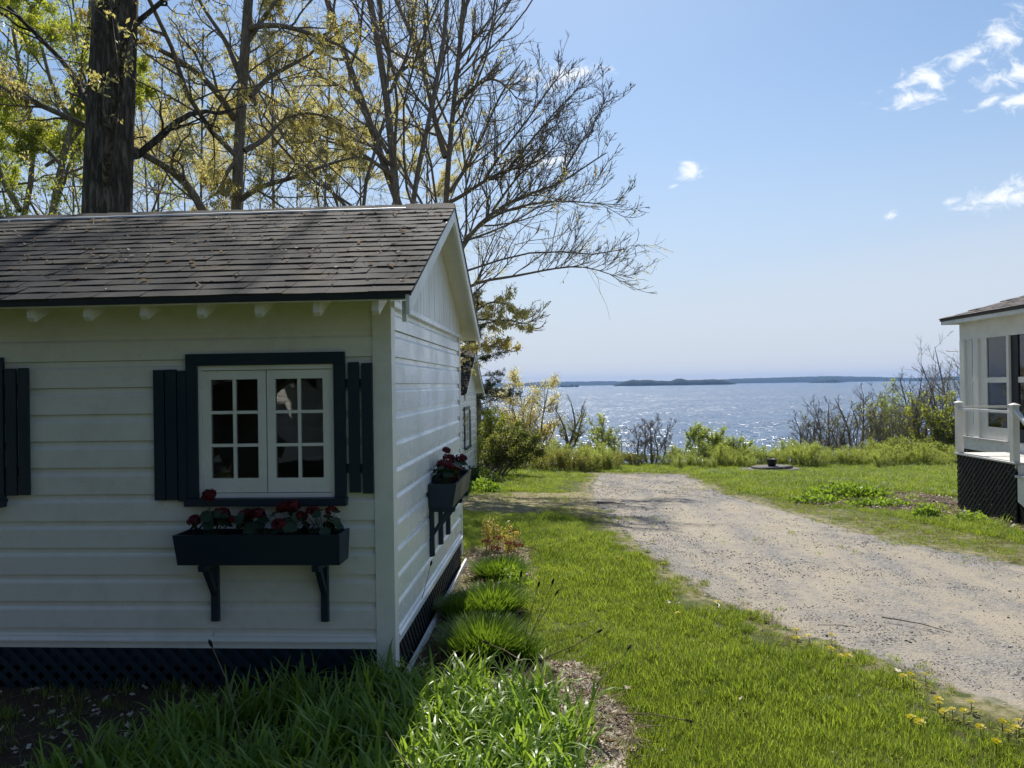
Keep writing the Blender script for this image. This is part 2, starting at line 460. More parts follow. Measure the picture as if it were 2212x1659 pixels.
def ground_mat():
    m, g, out = new_mat('ground')
    pos = g.node('ShaderNodeNewGeometry').outputs['Position']
    def attr(nm):
        a = g.node('ShaderNodeAttribute'); a.attribute_name = nm; return a.outputs['Fac']
    gr, dry, soil = attr('gravel'), attr('dry'), attr('soil')
    n1 = g.noise(pos, 1.3, 5, 0.6); n2 = g.noise(pos, 9, 5, 0.65); n3 = g.noise(pos, 55, 4, 0.7); n4 = g.noise(pos, 0.5, 3, 0.5)
    vor = g.node('ShaderNodeTexVoronoi'); vor.inputs['Scale'].default_value = 42; g.put(pos, vor.inputs['Vector'])
    vor2 = g.node('ShaderNodeTexVoronoi'); vor2.inputs['Scale'].default_value = 95; g.put(pos, vor2.inputs['Vector'])
    grass = g.mix(n2, (0.035, 0.055, 0.012), (0.085, 0.105, 0.024))
    grass = g.mix(g.mapr(n3, 0.5, 0.7), grass, (0.10, 0.09, 0.04))
    dryc = g.mix(n2, (0.18, 0.155, 0.085), (0.31, 0.265, 0.16))
    dryc = g.mix(g.mapr(n3, 0.45, 0.7), dryc, (0.12, 0.12, 0.04))
    soilc = g.mix(n3, (0.030, 0.021, 0.014), (0.10, 0.072, 0.05))
    sand = g.mix(n3, (0.225, 0.195, 0.15), (0.39, 0.345, 0.275))
    sep = g.node('ShaderNodeSeparateColor'); g.link(vor.outputs['Color'], sep.inputs[0])
    st = g.mix(sep.outputs[0], (0.075, 0.074, 0.075), (0.32, 0.305, 0.285))
    sep2 = g.node('ShaderNodeSeparateColor'); g.link(vor2.outputs['Color'], sep2.inputs[0])
    st2 = g.mix(sep2.outputs[1], (0.085, 0.083, 0.082), (0.31, 0.295, 0.27))
    st = g.mix(0.5, st, st2)
    rutn = g.noise(g.mapping(pos, (1.5, 0.35, 1), (0, 0, rad(38))), 1.0, 4, 0.6, 0.4)
    stf = g.mapr(g.math('ADD', g.math('ADD', g.math('MULTIPLY', n1, 0.25), g.math('MULTIPLY', rutn, 0.5)), g.math('MULTIPLY', n2, 0.25)), 0.41, 0.60)
    grav = g.mix(stf, sand, st)
    e = g.math('MULTIPLY', g.math('SUBTRACT', n2, 0.5), 0.9)
    k = g.mix(g.mapr(g.math('ADD', dry, e), 0.3, 0.7), grass, dryc)
    k = g.mix(g.mapr(g.math('ADD', soil, e), 0.3, 0.7), k, soilc)
    gf = g.mapr(g.math('ADD', gr, e), 0.35, 0.65)
    k = g.mix(gf, k, grav)
    hs = g.math('MULTIPLY', g.math('SUBTRACT', 1.0, vor.outputs['Distance']), gf)
    h = g.math('ADD', g.math('MULTIPLY', hs, 0.7), g.math('MULTIPLY', n3, 0.8))
    principled(g, out, k, 0.92, 0.15, g.bump(h, 0.7, 0.015))
    return m
ground_m = ground_mat()
def water_mat():
    m, g, out = new_mat('bay_water')
    pos = g.node('ShaderNodeNewGeometry').outputs['Position']
    w3 = g.noise(g.mapping(pos, (0.003, 0.012, 1)), 1.0, 5, 0.6, 0.8)
    w4 = g.noise(g.mapping(pos, (0.05, 0.025, 1)), 1.0, 4, 0.6, 0.3)
    gust = g.math('ADD', g.math('MULTIPLY', g.mapr(w3, 0.35, 0.68), 0.55), g.math('MULTIPLY', g.mapr(w4, 0.35, 0.65), 0.45))
    amp = g.math('ADD', 1.1, g.math('MULTIPLY', gust, 1.9))
    def vn(sc, k):
        v = g.node('ShaderNodeVectorMath'); v.operation = 'SUBTRACT'
        g.put(g.noise(g.mapping(pos, (sc * .7, sc, 1)), 1.0, 2, 0.5, 0.0, 1), v.inputs[0]); v.inputs[1].default_value = (.5, .5, .5)
        w = g.node('ShaderNodeVectorMath'); w.operation = 'SCALE'; g.link(v.outputs[0], w.inputs[0]); g.put(k, w.inputs['Scale']); return w.outputs[0]
    a = g.node('ShaderNodeVectorMath'); a.operation = 'ADD'
    g.put(vn(1.1, amp), a.inputs[0]); g.put(vn(0.22, g.math('MULTIPLY', amp, 0.7)), a.inputs[1])
    x, y, z = g.sep(a.outputs[0])
    c = g.node('ShaderNodeCombineXYZ'); g.put(x, c.inputs[0]); g.put(y, c.inputs[1]); c.inputs[2].default_value = 1.0
    nz = g.node('ShaderNodeVectorMath'); nz.operation = 'NORMALIZE'; g.link(c.outputs[0], nz.inputs[0])
    p = principled(g, out, (0.018, 0.055, 0.12), 0.17, 0.5, nz.outputs[0])
    p.inputs['IOR'].default_value = 1.33
    return m
water_m = water_mat()
def hill_mat(name, a, b):
    m, g, out = new_mat(name)
    pos = g.node('ShaderNodeNewGeometry').outputs['Position']
    n = g.noise(g.mapping(pos, (0.02, 0.02, 0.05)), 1.0, 5, 0.65)
    principled(g, out, g.mix(g.mapr(n, 0.3, 0.7), a, b), 0.95, 0.05)
    return m
hill_m = hill_mat('far_woodland', (0.012, 0.020, 0.012), (0.036, 0.046, 0.024))
# ------------------------------------------------------------------ ground, water, far shore
GRAVEL = poly_px([(1296, 1023), (1480, 1023), (1560, 1065), (1700, 1103), (1850, 1148), (2030, 1187), (2212, 1217), (2420, 1262), (2800, 1420), (2700, 1720),
                  (2212, 1533), (2000, 1464), (1840, 1396), (1640, 1336), (1500, 1263), (1390, 1183), (1330, 1127), (1285, 1085), (1278, 1050)])
SPUR = poly_px([(960, 1076), (1120, 1064), (1290, 1060), (1310, 1125), (1200, 1112), (1100, 1106), (960, 1102)])
SOILBED = poly_px([(1700, 1078), (1780, 1062), (1880, 1062), (1990, 1062), (2075, 1085), (2200, 1110), (2300, 1140), (2250, 1160), (2120, 1132), (2000, 1110), (1880, 1100), (1760, 1092)])
VERGE = poly_px([(1470, 1022), (1560, 1055), (1720, 1085), (1900, 1110), (2212, 1175), (2400, 1210), (2420, 1262), (2212, 1217), (2030, 1187), (1850, 1148), (1700, 1103), (1560, 1067)])
LITTER1 = poly_px([(1215, 1440), (1280, 1455), (1335, 1505), (1362, 1560), (1362, 1700), (1200, 1900), (1180, 1640), (1180, 1520)])
LITTER2 = poly_px([(1010, 1190), (1110, 1165), (1165, 1190), (1160, 1260), (1120, 1300), (1000, 1300), (985, 1240)])
BEDSOIL = poly_px([(-400, 1480), (860, 1440), (900, 1380), (1005, 1180), (1110, 1200), (1120, 1300), (1150, 1400), (1230, 1450), (1290, 1560), (1290, 1750), (1200, 2300), (-1500, 2300)])
LILYBED = poly_px([(-60, 1800), (60, 1700), (330, 1600), (560, 1545), (830, 1480), (960, 1450), (1150, 1465), (1248, 1530), (1288, 1640), (1298, 1800), (1200, 2200), (0, 2200)])
def build_ground():
    fx = np.arange(-7, 16.01, 0.12); fy = np.arange(1.5, 28.01, 0.12)
    gx = np.unique(np.concatenate([np.linspace(-400, -60, 12), np.arange(-60, -7, 2.0), fx, np.arange(16, 60, 2.0), np.linspace(62, 400, 12)]))
    gy = np.unique(np.concatenate([np.linspace(-120, -20, 8), np.arange(-20, 1.5, 1.5), fy, np.arange(28, 60, 1.0)]))
    X, Y = np.meshgrid(gx, gy); Z = zg(X, Y)
    gd = dist_poly(GRAVEL, X, Y)
    gravel = np.clip(0.5 + gd / 0.5, 0, 1)
    Z = Z + (vnoise(X, Y, 3.1, 1) - 0.5) * 0.03 + (vnoise(X, Y, 8.0, 2) - 0.5) * 0.012
    rut = (vnoise(X + Y * 0.3, Y * 0.3, 1.2, 5) - 0.5) * 0.05
    Z = Z - 0.03 * gravel + rut * gravel
    ny, nx = X.shape
    V = np.stack([X, Y, Z], -1).reshape(-1, 3)
    i = np.arange(ny * nx).reshape(ny, nx)
    F = np.stack([i[:-1, :-1], i[:-1, 1:], i[1:, 1:], i[1:, :-1]], -1).reshape(-1, 4)
    me = np_mesh('ground', V, F, True)
    dry = np.maximum(np.clip(0.5 + dist_poly(SPUR, X, Y) / 0.8, 0, 1), 0.45 * np.clip(0.5 + dist_poly(VERGE, X, Y) / 0.5, 0, 1))
    edge = np.exp(-(gd / 0.5) ** 2) * 0.6 * (gd < 0)
    dry = np.maximum(dry, edge)
    soil = np.maximum.reduce([np.clip(0.5 + dist_poly(p, X, Y) / 0.3, 0, 1) for p in (SOILBED, BEDSOIL)])
    lit = np.maximum.reduce([np.clip(0.5 + dist_poly(p, X, Y) / 0.25, 0, 1) for p in (LITTER1, LITTER2)])
    soil = soil * (1 - lit); dry = np.maximum(dry, lit)
    soil = np.maximum(soil, np.clip((Y - 27) / 3, 0, 1)); 
    for nm, a in (('gravel', gravel), ('dry', dry), ('soil', soil)):
        at = me.attributes.new(nm, 'FLOAT', 'POINT'); at.data.foreach_set('value', a.ravel().astype(np.float32))
    tag(link_mesh('ground', me, ground_m), 'grassy ground with gravel drive sloping to the bay', None, None, 'structure')
build_ground()
wm = np_mesh('water', [(-15000, 28, WATER_Z), (15000, 28, WATER_Z), (15000, 16000, WATER_Z), (-15000, 16000, WATER_Z)], [(0, 1, 2, 3)])
tag(link_mesh('water', wm, water_m), 'blue bay water glittering in the sun', None, None, 'structure')
def ridge(name, label, x0, x1, y, depth, h, seed, taper=0.1, nx=160):
    r = np.random.RandomState(seed)
    t = np.linspace(0, 1, nx); xs = x0 + (x1 - x0) * t
    prof = np.ones(nx) * 0.62
    for k in range(1, 9): prof += 0.30 / k ** 0.8 * np.sin(2 * math.pi * (k * t * 1.1 + r.rand()))
    prof = np.clip(0.62 + (prof - 0.62) * (0.35 if nx == 160 else .8), 0.25, None) * np.clip(np.minimum(t, 1 - t) / taper, 0, 1) ** 0.5
    tops = r.rand(nx) * 0.16
    cs = np.array([(-0.5, 0), (-0.44, 0.42), (-0.3, 0.7), (-0.1, 0.95), (0.1, 1.0), (0.35, 0.7), (0.5, 0)])
    V = []
    for i in range(nx):
        for a, b in cs:
            V.append((xs[i], y + a * depth * (0.3 + 0.7 * min(1, prof[i])), WATER_Z - 0.3 + h * b * prof[i] * (1 + (tops[i] + 0.1 * r.rand()) * (b > 0))))
    k = len(cs)
    F = [(i * k + j, (i + 1) * k + j, (i + 1) * k + j + 1, i * k + j + 1) for i in range(nx - 1) for j in range(k - 1)]
    return tag(link_mesh(name, np_mesh(name, V, F), hill_m), label, None, None, 'structure')
def pxx(px, Y): r = ray(px, 831); return r.x / r.y * Y
ridge('far_shore', 'low wooded shore across the bay', pxx(200, 8200), pxx(2700, 8200), 8200, 900, 46, 3, 0.02, 420)
ridge('far_hills', 'faint low hills behind the far shore', pxx(900, 9300), pxx(1700, 9300), 9300, 700, 62, 8, 0.3, 160)
ridge('island', 'large wooded island in the middle of the bay', pxx(1325, 4600), pxx(1588, 4600), 4600, 260, 50, 11, 0.25)
ridge('island_spit', 'small dark low island left of the large one', pxx(1157, 4300), pxx(1252, 4300), 4300, 90, 15, 12, 0.08, 80)
ridge('islet', 'small wooded islet before the right far shore', pxx(1748, 5200), pxx(1824, 5200), 5200, 120, 19, 14, 0.2, 60)
ridge('reef', 'thin dark reef line right of the islet', pxx(1958, 5600), pxx(2004, 5600), 5600, 40, 5, 15, 0.3, 40)
def turbine(px, tipy, k):
    Y = 8300; x = pxx(px, Y); zt = at_y(px, tipy, Y).z
    t = thing('wind_turbine', (x, Y, WATER_Z + 20), ['leftmost', 'middle', 'rightmost'][k] + ' of three tiny wind turbines on the far shore', 'wind turbine', 'wind turbines on the far shore')
    MB().tube([(x, Y, WATER_Z + 20), (x, Y, zt)], [3.2, 1.8], 6).build('tower', turb, t)
    sbox(x - 2, x + 2, Y - 6, Y + 3, zt, zt + 4).build('nacelle', turb, t)
    for j in range(3):
        a = rad(90 + 120 * j + 25 * k)
        MB().tube([(x, Y - 7, zt + 2), (x + 28 * math.cos(a), Y - 7, zt + 2 + 28 * math.sin(a))], [1.5, 0.5], 4).build('blade', turb, t)
for k, (px, ty) in enumerate(((1755, 812), (1768, 812.5), (1779, 811))): turbine(px, ty, k)

# ------------------------------------------------------------------ small white cabins
EXPO = 0.1895
def build_cabin(ox, oy, oz, wins, label, xl=-5.23, east_win=None, detail=True):
    root = thing('white_cabin', (ox, oy, oz), label, 'cabin')
    D = 3.77
    FM = lambda u, o, z: (ox + u, oy - o, oz + z)
    EM = lambda u, o, z: (ox + o, oy + u, oz + z)
    def lb(mp, u0, u1, o0, o1, z0, z1, mb=None):
        a = mp(u0, o0, z0); b = mp(u1, o1, z1)
        mb = mb or MB()
        return mb.box(min(a[0], b[0]), max(a[0], b[0]), min(a[1], b[1]), max(a[1], b[1]), min(a[2], b[2]), max(a[2], b[2]))
    zr = lambda y: 3.80 - 0.475 * abs(y - 1.885)
    zu = lambda y: zr(y) - 0.055
    def wall(name, mp, u0, u1, holes, ztop):
        mb = MB(); cuts = sorted({u0, u1, *[h[0] for h in holes], *[h[1] for h in holes]})
        for a, b in zip(cuts[:-1], cuts[1:]):
            hs = [h for h in holes if h[0] <= a + 1e-6 and h[1] >= b - 1e-6]
            if not hs: lb(mp, a, b, -0.08, -0.002, 0.30, ztop, mb)
            else:
                lb(mp, a, b, -0.08, -0.002, 0.30, hs[0][2], mb); lb(mp, a, b, -0.08, -0.002, hs[0][3], ztop, mb)
        return mb.build(name, wood_in, root)
    def siding(wl, mp, axis, u0, u1, holes, rows, mat):
        for za, zb in rows:
            iv = [(u0, u1)]
            for h in holes:
                if h[3] > za + 0.005 and h[2] < zb - 0.005:
                    iv = [q for (a, b) in iv for q in ((a, min(b, h[0])), (max(a, h[1]), b)) if q[1] - q[0] > 0.01]
            f = (zb - za)
            pr = [(0, za + .0065), (0.020, za + .0065), (0.020, za + f - 0.058), (0.016, za + f - 0.047), (0.005, za + f - 0.034), (0.003, zb + 0.004), (0, zb + 0.004)]
            iv2 = []
            for a, b in iv:
                if b - a > 1.7 and random.random() < .6:
                    q = random.uniform(a + .5, b - .5); iv2 += [(a, q - .0012), (q + .0012, b)]
                else: iv2.append((a, b))
            for a, b in iv2:
                j = random.uniform(-0.0012, 0.0012)
                if axis == 0: MB().prism([(oy - o - (j if o > 0.003 else 0), oz + z) for o, z in pr], 0, ox + a, ox + b).build('siding_board', mat, wl)
                else: MB().prism([(ox + o + (j if o > 0.003 else 0), oz + z) for o, z in pr], 1, oy + a, oy + b).build('siding_board', mat, wl)
    holes = [(w + 0.08, w + 1.132 - 0.08, 1.372, 2.268) for w in wins]
    rows = [(max(2.50 - EXPO * (k + 1), 0.362), 2.50 - EXPO * k) for k in range(12)]
    rows = [r for r in rows if r[1] - r[0] > 0.02]
    wf = wall('front_wall', FM, xl, -0.0, holes, 2.74)
    siding(wf, FM, 0, xl + 0.1, -0.112, holes, rows, white)
    lb(FM, xl, -0.112, 0.0, 0.014, 2.503, 2.80).build('frieze_board', white, wf)
    lb(FM, xl, -0.112, 0.0, 0.028, 0.285, 0.330).build('base_board', white, wf)
    MB().prism([(oy, oz + .331), (oy - .040, oz + .331), (oy - .040, oz + .340), (oy - .018, oz + .361), (oy, oz + .361)], 0, ox + xl, ox - 0.112).build('drip_cap', white, wf)
    lb(FM, -0.11, 0.022, 0.0, 0.026, 0.12, 2.74).build('corner_board', white_v, wf)
    # east gable wall
    eh = [] if east_win is None else [(east_win + 0.08, east_win + 1.132 - 0.08, 1.372, 2.268)]
    we = wall('side_wall', EM, 0.08, D, eh, 2.70)
    lb(EM, 0.0, 0.10, 0.0, 0.0215, 0.12, 2.66).build('corner_board', white_v, we)
    lb(EM, D - 0.10, D, 0.0, 0.022, 0.12, 2.66).build('corner_board', white_v, we)
    siding(we, EM, 1, 0.102, D - 0.115, eh, [(2.502, 2.657)] + rows, white_y)
    lb(EM, 0.0, D, 0.0, 0.045, 2.662, 2.70).build('drip_cap', white_y, we)
    lb(EM, 0.101, D - 0.101, 0.0, 0.024, 0.285, 0.330).build('base_board', white_y, we)
    MB().prism([(ox, oz + .331), (ox + .034, oz + .331), (ox + .034, oz + .342), (ox + .016, oz + .361), (ox, oz + .361)], 1, oy + .101, oy + D - .101).build('drip_cap', white_y, we)
    MB().prism([(oy, oz + 2.70), (oy + D, oz + 2.70), (oy + D, oz + zu(D)), (oy + 1.885, oz + zu(1.885)), (oy, oz + zu(0))], 0, ox - 0.08, ox - 0.001).build('gable_sheathing', wood_in, we)
    y = 0.0; bw = 0.148
    while y < D - 0.02:
        a, b = y + 0.003, min(y + bw - 0.003, D)
        pl = [(a, 2.702), (b, 2.702), (b, zu(b) - 0.002)] + ([(1.885, zu(1.885) - 0.002)] if a < 1.885 < b else []) + [(a, zu(a) - 0.002)]
        MB().prism([(oy + p, oz + q) for p, q in pl], 0, ox, ox + 0.015 + random.uniform(0, 0.003)).build('gable_board', white_v, we)
        y += bw
    # back and west walls, floor
    sbox(ox + xl, ox - 0.08, oy + D - 0.08, oy + D, oz + .3, oz + 2.74).build('back_wall', white, root)
    sbox(ox + xl, ox + xl + 0.08, oy + 0.08, oy + D - 0.08, oz + .3, oz + 2.74).build('side_wall', white, root)
    MB().prism([(oy, oz + 2.74), (oy + D, oz + 2.74), (oy + 1.885, oz + zu(1.885))], 0, ox + xl, ox + xl + 0.08).build('gable_sheathing', white, root)
    sbox(ox + xl, ox - 0.0, oy + 0.02, oy + D - 0.02, oz + .22, oz + .299).build('floor', wood_in, root)
    # skirt
    sk = sbox(ox + xl, ox - 0.1, oy + D - 0.06, oy + D - 0.02, oz - 0.3, oz + .22).build('skirt', darkgreen, root)
    sbox(ox + xl, ox + xl + .04, oy + 0.1, oy + D - 0.07, oz - 0.3, oz + .22).build('skirt_panel', darkgreen, sk)
    if detail:
        lattice(sk, navy, 1, oy - 0.004, ox + xl, ox - 0.115, oz - 0.12, oz + 0.284, 0.118, 0.04, 0.010, -1)
        lattice(sk, darkgreen, 0, ox - 0.012, oy + 0.101, oy + D - 0.101, oz - 0.12, oz + 0.284, 0.098, 0.036, 0.010, 1)
        lb(EM, 0.25, D + 0.05, 0.035, 0.06, -0.14, 0.045).build('skirt_board', white_y, sk)
        lb(FM, xl, -0.112, 0.002, -0.01, 0.14, 0.284).build('lattice_rail', navy, sk)
    else:
        sbox(ox - 0.05, ox - 0.01, oy + 0.1, oy + D - 0.1, oz - 0.4, oz + .284).build('skirt_panel', darkgreen, sk)
        sbox(ox + xl, ox - 0.1, oy + 0.01, oy + 0.05, oz - 0.4, oz + .284).build('skirt_panel', darkgreen, sk)
    # roof
    y0, y1 = -0.40, 2 * 1.885 + 0.40; xe = 0.23; xw = xl - 0.23
    deck = MB()
    for a, b in ((y0, 1.885), (1.885, y1)):
        deck.prism([(oy + a, oz + zr(a) - .012), (oy + b, oz + zr(b) - .012), (oy + b, oz + zu(b)), (oy + a, oz + zu(a))], 0, ox + xw, ox + xe - 0.03)
    rf = deck.build('roof', white, root)
    MB().prism([(oy + 1.89, oz + zr(1.89) + .002), (oy + y1 + .02, oz + zr(y1 + .02) + .002), (oy + y1 + .02, oz + zr(y1 + .02) - .011), (oy + 1.89, oz + zr(1.89) - .011)], 0, ox + xw, ox + xe).build('rear_shingles', shingle, rf)
    for a, b in ((y0, 1.884), (1.886, y1)):
        MB().prism([(oy + a, oz + zr(a) - .02), (oy + b, oz + zr(b) - .02), (oy + b, oz + zr(b) - .15), (oy + a, oz + zr(a) - .15)], 0, ox + xe - 0.029, ox + xe - 0.004).build('rake_board', white_v, rf)
        MB().prism([(oy + a, oz + zr(a) - .006), (oy + b, oz + zr(b) - .006), (oy + b, oz + zr(b) - .028), (oy + a, oz + zr(a) - .028)], 0, ox + xe - 0.003, ox + xe + 0.006).build('drip_edge', iron, rf)
    sbox(ox + xw, ox + xe - .03, oy + y0 - .012, oy + y0 - .002, oz + zr(y0) - .046, oz + zr(y0) - .008).build('eave_strip', darkgreen, rf)
    sbox(ox + xe - 0.06, ox + xe - 0.031, oy + y0 + .03, oy + y0 + .07, oz + zr(y0) - .19, oz + zr(y0) - .056).build('rake_block', white_v, rf)
    u = -0.01
    while u > xl - 0.02:
        MB().prism([(oy - .001, oz + zu(0)), (oy - .345, oz + zu(-.345)), (oy - .35, oz + zu(-.35) - .085), (oy - .325, oz + zu(-.35) - .11), (oy - .001, oz + zu(0) - .11)], 0, ox + u - .023, ox + u + .023).build('rafter_tail', white, rf)
        u -= 0.39
    L = math.hypot(1.885 - y0, 0.475 * (1.885 - y0)); ang = math.atan(0.475)
    rng = random.Random(int(abs(oy) * 100))
    if not hasattr(build_cabin, 'strips'):
        build_cabin.strips = []
        for v in range(7):
            r2 = random.Random(v); mb = MB()
            for j in range(3):
                x0 = j * 0.317 + r2.uniform(0.0005, 0.002); x1 = (j + 1) * 0.317 - r2.uniform(0.0005, 0.002)
                h0, h1, hm = [r2.uniform(0.010, 0.019) for _ in range(3)]; e0, e1 = r2.uniform(-.006, .004), r2.uniform(-.006, .004)
                xm = (x0 + x1) / 2
                mb.add([(x0, e0, 0.001), (xm, (e0 + e1) / 2, 0.001), (x1, e1, 0.001), (x0, e0, h0), (xm, (e0 + e1) / 2, hm), (x1, e1, h1), (x0, .165, 0.002), (xm, .165, .002), (x1, .165, .002), (x0, .165, 0.006), (xm, .165, 0.006), (x1, .165, 0.006)],
                       [(0, 1, 4, 3), (1, 2, 5, 4), (3, 4, 10, 9), (4, 5, 11, 10), (0, 3, 9, 6), (2, 8, 11, 5), (6, 9, 10, 7), (7, 10, 11, 8), (0, 6, 7, 1), (1, 7, 8, 2)])
            build_cabin.strips.append(mb.mesh('shingle_strip'))
    nrow = int(L / 0.14) + 1
    if not detail: rowrange = range(0, nrow)
    for k in range(nrow):
        s = k * 0.14 - 0.012
        x = xw - 0.02 - rng.uniform(0, 0.94)
        while x < xe - 0.05:
            if x + 0.95 <= xe + 0.014: me = rng.choice(build_cabin.strips); w = 0.95; o_sc = 1.0
            else: me = rng.choice(build_cabin.strips); o_sc = (xe + 0.014 - x) / 0.95
            ylen = min(0.165, L - s)
            o = link_mesh('shingle_strip', me, shingle, rf, (x, y0 + s * math.cos(ang), zr(y0) + s * math.sin(ang) - 0.004))
            o.rotation_euler = (ang, 0, rng.uniform(-.004, .004)); o.scale = (o_sc, ylen / 0.165, 1)
            x += 0.95
    x = xw
    if not hasattr(build_cabin, 'cap'):
        c = MB(); h = 0.14
        c.add([(0, -h, -0.475 * h), (0, 0, 0.012), (0, h, -.475 * h), (.33, -h, -.475 * h - .006), (.33, 0, .004), (.33, h, -.475 * h - .006),
               (0, -h, -0.475 * h - .01), (0, 0, 0.002), (0, h, -.475 * h - .01), (.33, -h, -.475 * h - .012), (.33, 0, -.006), (.33, h, -.475 * h - .012)],
              [(0, 1, 4, 3), (1, 2, 5, 4), (6, 9, 10, 7), (7, 10, 11, 8), (0, 6, 7, 1), (1, 7, 8, 2), (3, 4, 10, 9), (4, 5, 11, 10), (0, 3, 9, 6), (2, 8, 11, 5)])
        build_cabin.cap = c.mesh('ridge_cap')
    while x < xe - 0.1:
        o = link_mesh('ridge_cap', build_cabin.cap, shingle, rf, (x, 1.885, 3.80 + 0.012 + rng.uniform(-.004, .004)))
        if x + .33 > xe: o.scale = ((xe - x) / .33, 1, 1)
        x += 0.29
    if detail:
        mb = MB(); pts = []
        for i in range(40):
            t = i / 39; x = xw + (xe - 0.42 - xw) * t
            s = L - 0.30 + 0.008 * math.sin(i * 1.7) + 0.02 * t
            pts.append((ox + x, oy + y0 + s * math.cos(ang), oz + zr(y0) + s * math.sin(ang) + .052))
        for p, q in zip(pts[:-1], pts[1:]):
            w = 0.018
            mb.add([p, q, (q[0], q[1] + w, q[2] + w * .475), (p[0], p[1] + w, p[2] + w * .475), (p[0], p[1] - .002, p[2] - .012), (q[0], q[1] - .002, q[2] - .012)], [(0, 1, 2, 3), (0, 4, 5, 1)])
        mb.build('zinc_strip', zinc, rf)
    # windows
    def window(mp, u, shutters):
        W, H0, H1 = 1.132, 1.287, 2.352
        mb = MB()
        lb(mp, u, u + W, 0.019, 0.05, 2.27, H1, mb)
        lb(mp, u, u + .08, 0.019, 0.046, 1.34, 2.269, mb); lb(mp, u + W - .08, u + W, 0.019, 0.046, 1.34, 2.269, mb)
        win = mb.build('window', navy, root)
        lb(mp, u - .005, u + W + .005, 0.0, 0.085, H0, 1.339).build('sill', navy, win)
        mb = MB()
        i0, i1 = u + .081, u + W - .081
        lb(mp, i0, i1, -.06, 0.03, 2.236, 2.268, mb); lb(mp, i0, i0 + .022, -.06, .03, 1.372, 2.235, mb); lb(mp, i1 - .022, i1, -.06, .03, 1.372, 2.235, mb); lb(mp, i0, i1, -.06, .028, 1.341, 1.371, mb)
        mb.build('jamb', white_v, win)
        a, b = i0 + .025, i1 - .025; mid = (a + b) / 2
        for (s0, s1) in ((a, mid - .004), (mid + .004, b)):
            mb = MB(); st = 0.058; zb, zt = 1.376, 2.232
            lb(mp, s0, s0 + st, -.02, .018, zb, zt, mb); lb(mp, s1 - st, s1, -.02, .018, zb, zt, mb)
            lb(mp, s0 + st, s1 - st, -.02, .0175, zb, zb + .10, mb); lb(mp, s0 + st, s1 - st, -.02, .0175, zt - .062, zt, mb)
            mb.build('sash', white_v, win)
            g0, g1, h0, h1 = s0 + st, s1 - st, zb + .10, zt - .062
            gm = (g0 + g1) / 2; mw = .011
            mb = MB()
            lb(mp, gm - mw, gm + mw, -.012, .014, h0, h1, mb)
            hz = [h0 + (h1 - h0) * k / 3 for k in range(4)]
            for k in (1, 2):
                lb(mp, g0, gm - mw, -.012, .0135, hz[k] - mw, hz[k] + mw, mb); lb(mp, gm + mw, g1, -.012, .0135, hz[k] - mw, hz[k] + mw, mb)
            mb.build('muntin', white_v, win)
            for c0, c1 in ((g0, gm), (gm, g1)):
                for k in range(3):
                    o = lb(mp, c0, c1, -.002, .002, hz[k], hz[k + 1]).build('pane', glass, win)
            for hzv in (1.55, 2.06):
                hx = s0 if s0 == a else s1
                lb(mp, hx - .01, hx + .01, .018, .026, hzv - .04, hzv + .04).build('hinge', white_v, win)
        if shutters:
            for side, offs, zz in ((0, ((-.234, -.158), (-.148, -.070), (-.060, -.002)), (1.324, 2.241)), (1, ((.024, .100), (.118, .192)), (1.37, 2.274))):
                base = u if side == 0 else u + W
                mb = MB()
                lo = base + offs[0][0] + .01 if side == 0 else base + .001; hi = base - .003 if side == 0 else base + offs[-1][1] - .01
                for q in (0.17, 0.76): lb(mp, lo, hi, .0185, .030, zz[0] + q - .03, zz[0] + q + .03, mb)
                sh = mb.build('shutter', navy, root)
                for o0, o1 in offs:
                    j = random.uniform(-.006, .006)
                    lb(mp, base + o0, base + o1, .031, .050, zz[0] + j, zz[1] + j).build('slat', navy, sh)
        return win
    for w in wins: window(FM, w, True)
    if east_win is not None:
        window(EM, east_win, False)
        sh = lb(EM, east_win + 1.14, east_win + 1.30, .019, .03, 1.6, 1.66).build('shutter', navy, root)
        for q in (1.14, 1.225): lb(EM, east_win + q, east_win + q + .075, .031, .05, 1.33, 2.25).build('slat', navy, sh)
    return root
cabin = build_cabin(-1.17, 5.30, 0.0, [-1.436, -1.436 - 2.475], 'white clapboard cabin with navy shutters and mossy shingle roof in the foreground')
E2X, E2Y = -2.36, 18.2
cabin2 = build_cabin(E2X, E2Y, -0.78, [], 'smaller-looking white cabin mostly hidden behind the foreground cabin', xl=-4.6, east_win=0.8, detail=False)

